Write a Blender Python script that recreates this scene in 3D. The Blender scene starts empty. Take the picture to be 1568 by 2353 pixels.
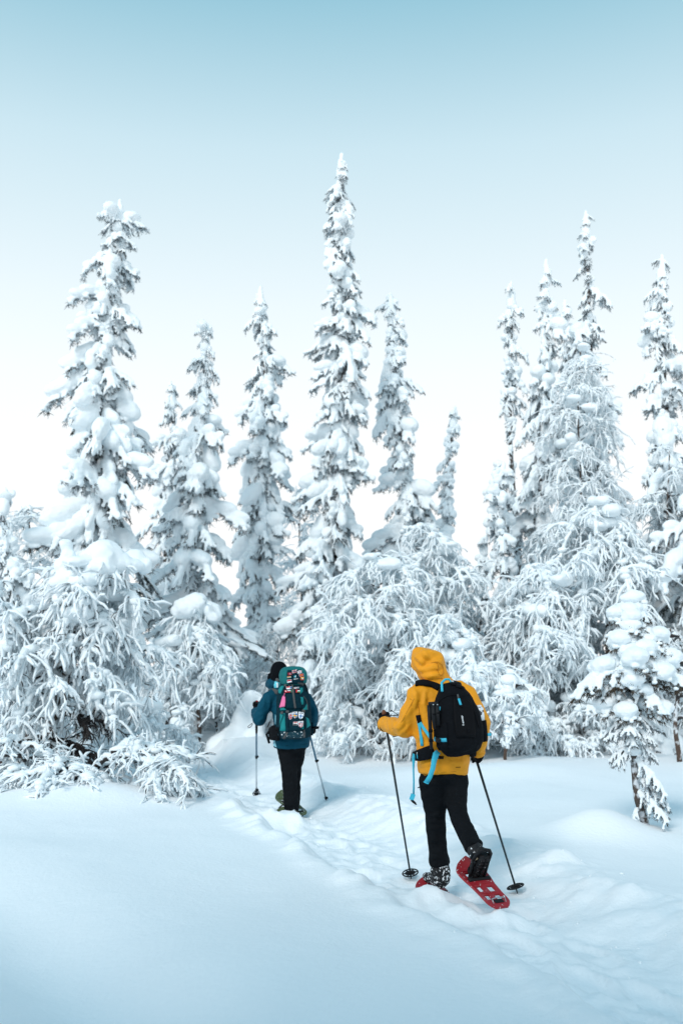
import bpy, bmesh, math, random
import numpy as np
from mathutils import Vector, Matrix
from mathutils.bvhtree import BVHTree
R = math.radians
scene = bpy.context.scene
COL = scene.collection

# ------------------------------------------------------------------ camera
CAM = Vector((0.0, 0.0, 1.70)); PITCH = R(8.7)
cd = bpy.data.cameras.new('camera'); cam = bpy.data.objects.new('camera', cd); COL.objects.link(cam)
cam.location = CAM; cam.rotation_euler = (R(90) + PITCH, 0, 0)
cd.sensor_fit = 'VERTICAL'; cd.sensor_height = 36.0; cd.sensor_width = 24.0; cd.lens = 35.0
cd.clip_start = 0.05; cd.clip_end = 2000
cd.dof.use_dof = True; cd.dof.focus_distance = 7.6; cd.dof.aperture_fstop = 2.0
scene.camera = cam
scene.render.resolution_x, scene.render.resolution_y = 682, 1024

# ------------------------------------------------------------------ sky
SUN_EL, SUN_AZ = R(38), R(205)          # azimuth clockwise from +Y (north): behind the camera, to the left
w = bpy.data.worlds.new('World'); scene.world = w; w.use_nodes = True
nt = w.node_tree; nt.nodes.clear()
out = nt.nodes.new('ShaderNodeOutputWorld'); bg = nt.nodes.new('ShaderNodeBackground')
sky = nt.nodes.new('ShaderNodeTexSky'); sky.sky_type = 'NISHITA'; sky.sun_disc = False
sky.sun_elevation = SUN_EL; sky.sun_rotation = SUN_AZ; sky.altitude = 300
sky.air_density = 1.0; sky.dust_density = 0.4; sky.ozone_density = 1.5
sc_ = nt.nodes.new('ShaderNodeVectorMath'); sc_.operation = 'SCALE'; sc_.inputs['Scale'].default_value = 0.10
# pale winter air: the sky whitens towards the horizon, the same in every direction
tc = nt.nodes.new('ShaderNodeTexCoord'); sep = nt.nodes.new('ShaderNodeSeparateXYZ')
ramp = nt.nodes.new('ShaderNodeValToRGB')
def lin(c): return tuple(((v/255)/12.92 if v/255 <= .04045 else ((v/255+.055)/1.055)**2.4) for v in c)
stops = [(0.0, (254, 255, 255)), (0.14, (253, 255, 255)), (0.20, (250, 254, 255)), (0.28, (243, 250, 253)), (0.345, (232, 244, 249)), (0.48, (199, 225, 236)),
         (0.587, (149, 196, 214)), (0.75, (116, 176, 201)), (1.0, (94, 157, 189))]
el = ramp.color_ramp.elements
while len(el) < len(stops): el.new(0.5)
for e, (p, c) in zip(el, stops): e.position = p; e.color = (*lin(c), 1)
mixn = nt.nodes.new('ShaderNodeMix'); mixn.data_type = 'RGBA'; mixn.inputs['Factor'].default_value = 0.985
nt.links.new(tc.outputs['Generated'], sep.inputs[0]); nt.links.new(sep.outputs['Z'], ramp.inputs[0])
nt.links.new(sky.outputs[0], sc_.inputs[0]); nt.links.new(sc_.outputs[0], mixn.inputs['A'])
nt.links.new(ramp.outputs[0], mixn.inputs['B']); nt.links.new(mixn.outputs['Result'], bg.inputs['Color'])
bg.inputs['Strength'].default_value = 1.0
nt.links.new(bg.outputs[0], out.inputs['Surface'])

# ------------------------------------------------------------------ sun (low, diffused by thin high cloud)
sd = bpy.data.lights.new('sun', 'SUN'); sun = bpy.data.objects.new('sun', sd); COL.objects.link(sun)
sd.energy = 1.95; sd.angle = R(18); sd.color = (1.0, 0.96, 0.92)
sdir = Vector((math.sin(SUN_AZ)*math.cos(SUN_EL), math.cos(SUN_AZ)*math.cos(SUN_EL), math.sin(SUN_EL)))
sun.rotation_euler = (-sdir).to_track_quat('-Z', 'Y').to_euler()
sun.location = (0, 0, 30)

# ------------------------------------------------------------------ exposure
vs = scene.view_settings; vs.view_transform = 'Standard'; vs.look = 'None'; vs.exposure = 0.12; vs.gamma = 1.0; vs.use_curve_mapping = False
scene.cycles.use_denoising = True
scene.cycles.max_bounces = 8; scene.cycles.diffuse_bounces = 6; scene.cycles.glossy_bounces = 2; scene.cycles.transmission_bounces = 4
scene.cycles.transparent_max_bounces = 6

# ================================================================== helpers
PW, PH, F = 1568.0, 2352.0, 2352.0*35/36
def at(px, py, Y):
    x = (px-PW/2)/F; y = (PH/2-py)/F
    d = Vector((x, math.cos(PITCH)-math.sin(PITCH)*y, math.sin(PITCH)+math.cos(PITCH)*y))
    return CAM + d*(Y/d.y)

def tag(o, label=None, cat=None, group=None, kind=None):
    if label: o['label'] = label
    if cat: o['category'] = cat
    if group: o['group'] = group
    if kind: o['kind'] = kind
    return o
def empty(name, loc, label=None, cat=None, group=None):
    o = bpy.data.objects.new(name, None); COL.objects.link(o); o.location = loc; o.empty_display_size = 0.2
    return tag(o, label, cat, group)
def put(name, me, parent=None, world=False):
    """link a mesh; world=True: its coordinates are world ones and stay so under a parent that is an Empty"""
    o = bpy.data.objects.new(name, me); COL.objects.link(o)
    if parent is not None:
        o.parent = parent
        if world and parent.type == 'EMPTY': o.matrix_parent_inverse = Matrix.Translation(-parent.location)
    return o

# ---- numpy noise
def _h(ix, iy, s):
    v = np.sin(ix*127.1 + iy*311.7 + s*74.7)*43758.5453
    return v - np.floor(v)
def vnoise(x, y, s=0):
    ix = np.floor(x); iy = np.floor(y); fx = x-ix; fy = y-iy
    fx = fx*fx*fx*(fx*(fx*6-15)+10); fy = fy*fy*fy*(fy*(fy*6-15)+10)
    a = _h(ix, iy, s); b = _h(ix+1, iy, s); c = _h(ix, iy+1, s); d = _h(ix+1, iy+1, s)
    return (a*(1-fx)+b*fx)*(1-fy) + (c*(1-fx)+d*fx)*fy - 0.5
def fbm(x, y, o=4, s=0):
    r = 0; a = 1.0
    for i in range(o):
        r = r + a*vnoise(x, y, s+i*3.3); a *= 0.5; x, y = x*1.9*0.8+y*1.9*0.6, -x*1.9*0.6+y*1.9*0.8
    return r
def sstep(a, b, x):
    t = np.clip((x-a)/(b-a), 0, 1); return t*t*(3-2*t)

# ---- mesh builder
def make_mesh(name, V, polys, mats, midx=None, smooth=True):
    """V (n,3); polys = list of (k, n_k) index arrays; midx = list of material index per block"""
    me = bpy.data.meshes.new(name)
    V = np.asarray(V, dtype=np.float32); me.vertices.add(len(V)); me.vertices.foreach_set('co', V.ravel())
    loops = np.concatenate([p.ravel() for p in polys]).astype(np.int32)
    tot = np.concatenate([np.full(len(p), p.shape[1], np.int32) for p in polys])
    start = np.concatenate([[0], np.cumsum(tot)[:-1]]).astype(np.int32)
    me.loops.add(len(loops)); me.loops.foreach_set('vertex_index', loops)
    me.polygons.add(len(tot)); me.polygons.foreach_set('loop_start', start); me.polygons.foreach_set('loop_total', tot)
    if midx is not None:
        me.polygons.foreach_set('material_index', np.concatenate([np.full(len(p), m, np.int32) for p, m in zip(polys, midx)]))
    for m in mats: me.materials.append(m)
    me.update(calc_edges=True); me.validate()
    me.polygons.foreach_set('use_smooth', np.full(len(me.polygons), smooth))
    return me

def ico(sub):
    bm = bmesh.new(); bmesh.ops.create_icosphere(bm, subdivisions=sub, radius=1.0)
    v = np.array([p.co[:] for p in bm.verts]); f = np.array([[q.index for q in p.verts] for p in bm.faces]); bm.free()
    return v, f
ICO = {1: ico(1), 2: ico(2), 3: ico(3)}

class MB:
    def __init__(s): s.V = []; s.P = []; s.M = []; s.n = 0
    def add(s, V, F_, m=0):
        V = np.asarray(V, float); F_ = np.asarray(F_, int)
        s.V.append(V); s.P.append(F_+s.n); s.M.append(m); s.n += len(V); return s
    def sphere(s, c, r, sub=2, m=0, rot=None):
        v, f = ICO[sub]; v = v*np.asarray(r, float)
        if rot is not None: v = v @ np.array(rot.to_3x3() if isinstance(rot, Matrix) else rot).T
        return s.add(v+np.asarray(c, float), f, m)
    def tube(s, pts, ra, rb=None, ref=None, k=8, m=0, caps=True, n=2.0):
        """lofted tube, elliptical (or super-elliptical for n>2) sections; ra along ref, rb across"""
        P = np.asarray([tuple(p) for p in pts], float); N = len(P)
        ra = np.broadcast_to(np.asarray(ra, float), (N,)); rb = ra if rb is None else np.broadcast_to(np.asarray(rb, float), (N,))
        T = np.gradient(P, axis=0); T /= np.linalg.norm(T, axis=1)[:, None]+1e-12
        if ref is None:
            mt = np.abs(P[-1]-P[0]); ref = np.eye(3)[int(np.argmin(mt))]
        ref = np.asarray(ref, float)
        U = ref - (T @ ref)[:, None]*T; U /= np.linalg.norm(U, axis=1)[:, None]+1e-12
        W = np.cross(T, U)
        a = np.arange(k)*2*np.pi/k; ca, sa = np.cos(a), np.sin(a)
        if n != 2.0: ca = np.sign(ca)*np.abs(ca)**(2/n); sa = np.sign(sa)*np.abs(sa)**(2/n)
        V = P[:, None, :] + U[:, None, :]*(ra[:, None]*ca)[:, :, None] + W[:, None, :]*(rb[:, None]*sa)[:, :, None]
        idx = np.arange(N*k).reshape(N, k); nx = np.roll(idx, -1, axis=1)
        q = np.stack([idx[:-1], nx[:-1], nx[1:], idx[1:]], -1).reshape(-1, 4)
        V = V.reshape(-1, 3)
        if caps:
            V = np.vstack([V, P[0], P[-1]])
            t0 = np.stack([nx[0], idx[0], np.full(k, N*k)], -1); t1 = np.stack([idx[-1], nx[-1], np.full(k, N*k+1)], -1)
            base = s.n; s.V.append(V); s.P += [q+base, np.vstack([t0, t1])+base]; s.M += [m, m]; s.n += len(V)
        else: s.add(V, q, m)
        return s
    def box(s, c, h, rot=None, m=0):
        v = np.array([[x, y, z] for x in (-1, 1) for y in (-1, 1) for z in (-1, 1)], float)*np.asarray(h, float)
        if rot is not None: v = v @ np.array(rot).T
        f = [[0, 1, 3, 2], [4, 6, 7, 5], [0, 4, 5, 1], [2, 3, 7, 6], [0, 2, 6, 4], [1, 5, 7, 3]]
        return s.add(v+np.asarray(c, float), f, m)
    def ribbon(s, pts, width, thick, side, m=0):
        """flat strap; side = direction across its width"""
        P = np.asarray([tuple(p) for p in pts], float); wd = np.broadcast_to(np.asarray(width, float), (len(P),))/2
        T = np.gradient(P, axis=0); T /= np.linalg.norm(T, axis=1)[:, None]+1e-12
        sd_ = np.asarray(side, float); S = sd_-np.sum(T*sd_, 1)[:, None]*T; S /= np.linalg.norm(S, axis=1)[:, None]
        Nn = np.cross(T, S)*thick/2
        V = np.stack([P-S*wd[:, None]-Nn, P+S*wd[:, None]-Nn, P+S*wd[:, None]+Nn, P-S*wd[:, None]+Nn], 1)
        N = len(P); idx = np.arange(N*4).reshape(N, 4); nx = np.roll(idx, -1, 1)
        q = np.stack([idx[:-1], nx[:-1], nx[1:], idx[1:]], -1).reshape(-1, 4)
        q = np.vstack([q, [[0, 3, 2, 1]], [[N*4-4, N*4-3, N*4-2, N*4-1]]])
        return s.add(V.reshape(-1, 3), q, m)
    def mesh(s, name, mats, smooth=True, xf=None):
        V = np.vstack(s.V)
        if xf is not None: M_ = np.array(xf); V = V @ M_[:3, :3].T + M_[:3, 3]
        return make_mesh(name, V, s.P, mats if isinstance(mats, (list, tuple)) else [mats], s.M, smooth)

WORK = bpy.data.scenes.new('workshop')      # modifiers are evaluated here, away from the growing scene; removed at the end
def evaluated(o):
    WORK.collection.objects.link(o)
    with bpy.context.temp_override(scene=WORK, view_layer=WORK.view_layers[0]):
        dg = bpy.context.evaluated_depsgraph_get(); dg.update()
        me = bpy.data.meshes.new_from_object(o.evaluated_get(dg))
    return me
def fuse(mb, name, voxel, mats, smooth=4, disp=None, xf=None, factor=0.6):
    """union of overlapping shapes into one continuous skin (voxel remesh, relaxed, then wrinkled by clouds noise)"""
    me = mb.mesh(name+'_raw', mats); o = bpy.data.objects.new(name+'_tmp', me)
    r = o.modifiers.new('r', 'REMESH'); r.mode = 'VOXEL'; r.voxel_size = voxel; r.use_smooth_shade = True
    if smooth:
        s_ = o.modifiers.new('s', 'SMOOTH'); s_.iterations = smooth; s_.factor = factor
    if disp:
        for j, (size, strength) in enumerate(disp):
            t = bpy.data.textures.new('clouds', 'CLOUDS'); t.noise_scale = size; t.noise_depth = 2
            d = o.modifiers.new('d', 'DISPLACE'); d.texture = t; d.strength = strength; d.mid_level = 0.5; d.texture_coords = 'LOCAL'
    me2 = evaluated(o); me2.name = name
    bpy.data.objects.remove(o); bpy.data.meshes.remove(me)
    me2.materials.clear()
    for m in (mats if isinstance(mats, (list, tuple)) else [mats]): me2.materials.append(m)
    me2.polygons.foreach_set('material_index', np.zeros(len(me2.polygons), np.int32))
    me2.polygons.foreach_set('use_smooth', np.ones(len(me2.polygons), bool))
    if xf is not None: me2.transform(xf)
    return me2

def mesh_np(me):
    V = np.empty(len(me.vertices)*3, np.float32); me.vertices.foreach_get('co', V); V = V.reshape(-1, 3)
    me.calc_loop_triangles()
    T = np.empty(len(me.loop_triangles)*3, np.int32); me.loop_triangles.foreach_get('vertices', T)
    return V, T.reshape(-1, 3)

# ---- materials
def mat(name, col, rough=0.8, var=0.0, vscale=8.0, bump=0.0, bscale=60.0, spec=0.3, col2=None, thr=None, metal=0.0, rough2=None, detail=4.0):
    m = bpy.data.materials.new(name); m.use_nodes = True; n = m.node_tree; b = n.nodes['Principled BSDF']
    b.inputs['Base Color'].default_value = (*col, 1); b.inputs['Roughness'].default_value = rough
    b.inputs['Specular IOR Level'].default_value = spec; b.inputs['Metallic'].default_value = metal
    tcn = n.nodes.new('ShaderNodeTexCoord')
    if var or col2:
        nz = n.nodes.new('ShaderNodeTexNoise'); nz.inputs['Scale'].default_value = vscale; nz.inputs['Detail'].default_value = detail
        n.links.new(tcn.outputs['Object'], nz.inputs['Vector'])
        mx = n.nodes.new('ShaderNodeMix'); mx.data_type = 'RGBA'
        if col2:
            rp = n.nodes.new('ShaderNodeValToRGB'); a, c = thr or (0.45, 0.55)
            rp.color_ramp.elements[0].position = a; rp.color_ramp.elements[1].position = c
            n.links.new(nz.outputs['Fac'], rp.inputs[0]); n.links.new(rp.outputs[0], mx.inputs['Factor'])
            mx.inputs['A'].default_value = (*col, 1); mx.inputs['B'].default_value = (*col2, 1)
        else:
            n.links.new(nz.outputs['Fac'], mx.inputs['Factor'])
            mx.inputs['A'].default_value = (*[max(0, v*(1-var)) for v in col], 1); mx.inputs['B'].default_value = (*[min(1, v*(1+var)) for v in col], 1)
        n.links.new(mx.outputs['Result'], b.inputs['Base Color'])
    if bump:
        nb = n.nodes.new('ShaderNodeTexNoise'); nb.inputs['Scale'].default_value = bscale; nb.inputs['Detail'].default_value = 5
        n.links.new(tcn.outputs['Object'], nb.inputs['Vector'])
        bp = n.nodes.new('ShaderNodeBump'); bp.inputs['Strength'].default_value = bump; bp.inputs['Distance'].default_value = 0.02
        n.links.new(nb.outputs['Fac'], bp.inputs['Height']); n.links.new(bp.outputs[0], b.inputs['Normal'])
    return m
SNOW = mat('snow', (0.855, 0.905, 0.93), 0.75, var=0.02, vscale=3, bump=0.25, bscale=45, spec=0.15)
SNOWG = mat('ground_snow', (0.87, 0.905, 0.93), 0.7, var=0.02, vscale=1.2, bump=0.34, bscale=26, spec=0.15)
NEEDLE = mat('frosted_needles', (0.050, 0.055, 0.050), 0.8, vscale=5.0, col2=(0.42, 0.46, 0.50), thr=(0.42, 0.62))
NEEDLE2 = mat('brown_green_needles', (0.060, 0.045, 0.030), 0.8, vscale=7.0, col2=(0.30, 0.30, 0.30), thr=(0.52, 0.66))
BARKS = mat('spruce_bark', (0.075, 0.060, 0.052), 0.9, vscale=9.0, col2=(0.62, 0.66, 0.70), thr=(0.50, 0.58), bump=0.6, bscale=40)
BARKB = mat('birch_bark', (0.085, 0.058, 0.045), 0.85, vscale=7.0, col2=(0.70, 0.73, 0.76), thr=(0.52, 0.60), bump=0.5, bscale=40)
TWIG = mat('birch_twig', (0.035, 0.030, 0.030), 0.85)

# ================================================================== ground
PATH = np.array([(6.5, -6.0), (3.6, 0.0), (2.25, 3.6), (1.52, 5.6), (0.86, 7.4), (0.30, 8.9), (-0.55, 11.3), (-1.55, 14.0), (-2.7, 17.2), (-4.6, 21.0), (-8, 27)], float)
def path_sd(x, y):
    """signed distance to the trail centre line (negative = left of it, walking away from the camera)"""
    best = np.full(np.shape(x), 1e9); sgn = np.ones(np.shape(x))
    for (ax, ay), (bx, by) in zip(PATH[:-1], PATH[1:]):
        dx, dy = bx-ax, by-ay; L = math.hypot(dx, dy)
        t = np.clip(((x-ax)*dx+(y-ay)*dy)/L**2, 0, 1)
        d = np.hypot(x-ax-t*dx, y-ay-t*dy); s_ = np.sign((x-ax)*dy-(y-ay)*dx)
        m = d < best; best = np.where(m, d, best); sgn = np.where(m, s_, sgn)
    return best*sgn
MOUNDS = [(2.42, 9.7, 0.42, 0.40, 0.22), (3.5, 9.9, 0.5, 0.4, 0.03), (-1.75, 3.6, 0.75, 0.75, 0.34), (-3.4, 12.0, 1.6, 0.9, 0.18), (-2.6, 11.6, 0.8, 0.5, 0.12),
          (-1.45, 17.6, 0.55, 0.9, 0.28), (0.2, 22, 5, 2, 0.35), (4.0, 21.5, 4, 2, 0.3), (-6, 18, 3, 2, 0.25), (1.7, 14.6, 1.3, 0.6, 0.10), (2.2, 18.2, 2.6, 0.9, 0.32), (5.6, 17.6, 1.6, 0.8, 0.30), (-3.6, 19.8, 1.6, 0.9, 0.30), (-6.2, 15.5, 1.4, 0.9, 0.25)]
# snowshoe prints pressed into the trail floor, left and right in turn
def _prints():
    L = np.concatenate([[0], np.cumsum(np.hypot(*np.diff(PATH, axis=0).T))]); rg = np.random.default_rng(3); out_ = []
    for i, s_ in enumerate(np.arange(7.5, L[-1]-9, .36)):
        p = np.array([np.interp(s_, L, PATH[:, k]) for k in (0, 1)]); q_ = np.array([np.interp(s_+.1, L, PATH[:, k]) for k in (0, 1)])
        t = (q_-p)/np.linalg.norm(q_-p); n = np.array([t[1], -t[0]]); a = rg.normal(0, .10); t = t*math.cos(a)+n*math.sin(a)
        out_.append((*(p+n*((-1)**i*.15+rg.normal(0, .05))), *t, rg.uniform(.6, 1)))
    return out_
PRINTS = _prints()
def prints(x, y):
    z = np.zeros(np.shape(x))
    for px, py, tx, ty, k in PRINTS:
        m = (np.abs(x-px) < .5) & (np.abs(y-py) < .5)
        if not m.any(): continue
        u = (x[m]-px)*tx+(y[m]-py)*ty; v = (x[m]-px)*ty-(y[m]-py)*tx
        d = np.sqrt((u/.27)**2+(v/.105)**2)
        z[m] += k*(-.035*sstep(1.1, .7, d)+.015*np.exp(-((d-1.2)/.16)**2))
    return z
# snow kicked up beside the feet
HEAPS = [(0.66, 7.20, .22, .13, .15), (0.80, 6.98, .13, .09, .08), (0.46, 7.42, .16, .16, .07), (0.70, 7.45, .22, .22, .05), (1.10, 6.90, .15, .10, .08), (-.66, 11.08, .30, .15, .17), (-.42, 10.9, .20, .10, .11), (-.95, 11.5, .2, .3, .08)]
def ground(x, y):
    x = np.asarray(x, float); y = np.asarray(y, float)
    z = 0.145 + 0.10*fbm(x*0.22+3, y*0.22, 3, 1) + 0.05*fbm(x*0.7, y*0.7, 2, 5)
    for mx, my, sx, sy, h in MOUNDS:
        z = z + h*np.exp(-((x-mx)/sx)**2-((y-my)/sy)**2)
    # hollow in the near left field, and the crest in front of the right-hand trees
    hx = x+0.95+0.70*(y-5.1)
    z = z - 0.30*np.exp(-(hx/0.62)**2)*sstep(9.5, 5.0, y)*sstep(1.5, 3.2, y)
    z = z + 0.10*np.exp(-((y-15.8)/1.1)**2)*sstep(1.6, 3.2, x) - 0.10*sstep(16.4, 18.0, y)*sstep(1.6, 3.0, x)
    d = path_sd(x, y); wob = 0.10*fbm(x*1.3, y*1.3, 3, 21)+0.05*fbm(x*4.5, y*4.5, 2, 27)
    dl = -d + wob*1.3; dr = d + wob*1.6
    fade = sstep(26, 18, y)
    # banks: narrow lumpy rim on the left, a broad churned one on the right
    lump = np.clip(fbm(x*3.4, y*3.4, 3, 31)+0.12, 0, 1); lump2 = fbm(x*7, y*7, 3, 41)
    rim_l = np.exp(-((dl-0.62)/0.17)**2); rim_r = np.exp(-((dr-0.95)/0.34)**2)
    z = z + fade*(rim_l*(0.050+0.11*lump+0.010*lump2) + rim_r*(0.06+0.12*lump+0.035*lump2))
    cut = sstep(0.66, 0.30, np.abs(np.where(d < 0, dl, 0)))*(d < 0) + sstep(0.95, 0.28, dr)*(d >= 0)
    floor = -0.05*sstep(7.0, 5.0, y) + 0.04*fbm(x*3.1, y*3.1, 3, 51) + 0.022*fbm(x*9, y*9, 3, 57) + prints(x, y)
    z = z*(1-cut*fade) + floor*cut*fade
    for mx, my, sx, sy, h in HEAPS: z = z + h*np.exp(-((x-mx)/sx)**2-((y-my)/sy)**2)*(1+.5*lump2)
    z = z + (0.010*vnoise(x*16, y*16, 81)+0.006*vnoise(x*29, y*29, 83))*fade*np.clip(sstep(1.5, .55, np.abs(d)), 0, 1)*sstep(-.75, -.5, d)
    # faint ripple away from the trail
    z = z + 0.006*fbm(x*5, y*5, 2, 71)*sstep(0.5, 1.5, np.abs(d))
    return z
def gz(x, y): return float(ground(np.array([x]), np.array([y]))[0])
ys = np.concatenate([np.linspace(-34, 0.4, 46)[:-1], np.arange(0.4, 13, 0.028), 13+np.cumsum(np.linspace(0.03, 0.14, 190)), ])
ys = np.concatenate([ys, ys[-1]+np.cumsum(0.2*1.09**np.arange(1, 62))])
us = np.linspace(-1, 1, 400); us = 0.45*us+0.55*us**3
X = us[None, :]*(0.75*np.abs(ys)+6)[:, None]; Y = np.repeat(ys[:, None], len(us), 1)
# columns are centred on the trail near the camera so that it is resolved well
X = X + (np.interp(ys, PATH[:, 1], PATH[:, 0])*sstep(20, 12, ys)*0.5)[:, None]*(1-us[None, :]**2)
Z = ground(X, Y)
idx = np.arange(X.size).reshape(X.shape)
q = np.stack([idx[:-1, :-1], idx[:-1, 1:], idx[1:, 1:], idx[1:, :-1]], -1).reshape(-1, 4)
g = put('snow_ground', make_mesh('snow_ground', np.stack([X, Y, Z], -1).reshape(-1, 3), [q], [SNOWG]))
tag(g, 'deep snow field with a trodden trench of a trail', kind='structure')

# ================================================================== spruces
def bough_variant(name, seed, heavy=0.0, voxel=0.024, droop=0.5, needle=NEEDLE, nside=8, fat=1.0, split=False, brush=1.0):
    """one snow-laden spruce bough, 1 m long along +X: lobed snow on every twig, needles hanging out beneath"""
    rg = np.random.default_rng(seed); sn = MB(); nd = MB()
    t = np.linspace(0, 1, 14); bend = rg.normal(0, .06)
    ax = np.stack([t, bend*t*t, 0.10*t-droop*t*t], -1)
    twigs = [(ax, 0.085*fat, 0.055*fat)]
    for k in range(nside):
        s0 = 0.14+0.80*(k+rg.uniform(-.3, .3))/nside
        for sgn in (-1, 1):
            if rg.random() < 0.12: continue
            p0 = np.array([np.interp(s0, t, ax[:, i]) for i in range(3)])
            L = 0.44*(1-0.62*s0)*rg.uniform(0.6, 1.15); an = R(rg.uniform(35, 62))*sgn
            u = np.linspace(0, 1, 7)[:, None]
            dr = np.array([math.cos(an), math.sin(an), -0.20])
            twigs.append((p0+dr*L*u+np.array([0, 0, -1])*L*rg.uniform(.45, 1.0)*u*u, 0.052*fat*rg.uniform(.8, 1.3), 0.036*fat))
    for j, (p, r0, r1) in enumerate(twigs):
        n = len(p); m = max(3, int(np.linalg.norm(p[-1]-p[0])/(r0*0.75)))
        for q_ in np.linspace(0.10 if j else 0.05, 0.97, m):
            c = np.array([np.interp(q_*(n-1), np.arange(n), p[:, i]) for i in range(3)]); r = (r0+(r1-r0)*q_)*rg.uniform(.72, 1.25)
            sn.sphere(c+np.array([rg.normal(0, .006), rg.normal(0, .006), r*0.62]), (r*1.1, r*1.1, r*0.9), 1)
    for k in range(int(rg.integers(2, 4)*heavy+0.5)):
        q_ = rg.uniform(.25, .9); c = np.array([np.interp(q_, t, ax[:, i]) for i in range(3)]); r = rg.uniform(.11, .19)*fat
        sn.sphere(c+np.array([0, rg.normal(0, .05), r*0.55]), (r*rg.uniform(1, 1.4), r*rg.uniform(.9, 1.3), r*0.8), 2)
    snow = fuse(sn, 'snow', voxel, [SNOW], smooth=2, disp=[(0.10, 0.030)], factor=0.5)
    # needle sprays: thin blades around and below each twig
    B = []
    for p, r0, r1 in twigs:
        n = len(p); L = np.linalg.norm(p[-1]-p[0]); cnt = int((22+60*L)*brush)
        q_ = rg.uniform(0.02, 1.04, cnt); base = np.stack([np.interp(q_*(n-1), np.arange(n), p[:, i]) for i in range(3)], -1)
        fw = (p[-1]-p[0])/(L+1e-9)
        d = fw*rg.uniform(.2, 1.0, (cnt, 1))+rg.normal(0, .55, (cnt, 3)); d[:, 2] = -np.abs(d[:, 2])*1.1-0.25
        d /= np.linalg.norm(d, axis=1)[:, None]; ln = rg.uniform(.05, .13, (cnt, 1))*(.6+.4*fat)
        sd_ = np.cross(d, rg.normal(0, 1, (cnt, 3))); sd_ /= np.linalg.norm(sd_, axis=1)[:, None]+1e-9; wd = rg.uniform(.006, .013, (cnt, 1))
        B.append(np.stack([base-sd_*wd, base+sd_*wd, base+d*ln+sd_*wd*.35, base+d*ln-sd_*wd*.35], 1).reshape(-1, 3))
        nd.tube(p, np.linspace(.014 if r0 > .07 else .008, .004, n), k=4, caps=False)
    V = np.vstack(B); nd.add(V, np.arange(len(V)).reshape(-1, 4))
    if split: return snow, nd.mesh(name, [needle])
    Vs, Ts = mesh_np(snow); mb = MB(); mb.add(Vs, Ts, 0)
    for V_, P_ in [(np.vstack(nd.V), nd.P)]:
        off = mb.n; mb.V.append(V_); mb.n += len(V_)
        for p_ in P_: mb.P.append(p_+off); mb.M.append(1)
    bpy.data.meshes.remove(snow)
    return mb.mesh(name, [SNOW, needle])

MITT = [bough_variant('snowy_bough', 500+i, heavy=[.3, .5, 0, .6, .2][i], droop=[.35, .5, .6, .45, .7][i], nside=[5, 6, 5, 7, 6][i], fat=[1.5, 1.75, 1.35, 1.6, 1.45][i], voxel=.026, brush=1.0) for i in range(5)]
BOUGH = MITT + [bough_variant('snowy_bough', 100+i, heavy=[0, .3, .5][i], droop=[.35, .55, .5][i], fat=1.1) for i in range(3)]
HEAVY = [bough_variant('heavy_snowy_bough', 200+i, heavy=1.3, droop=[.4, .6, .5][i], fat=1.5, nside=6) for i in range(3)]
THIN = [bough_variant('frosted_bough', 300+i, heavy=0, droop=[.3, .5][i], fat=.8, voxel=0.022, brush=1.4) for i in range(2)]

def place(me, parent, loc, az, pitch, scl, roll=0.0, name='snowy_bough'):
    o = bpy.data.objects.new(name, me); COL.objects.link(o); o.parent = parent
    o.location = loc; o.rotation_euler = (roll, pitch, az); o.scale = scl if hasattr(scl, '__len__') else (scl, scl, scl)
    return o

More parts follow.
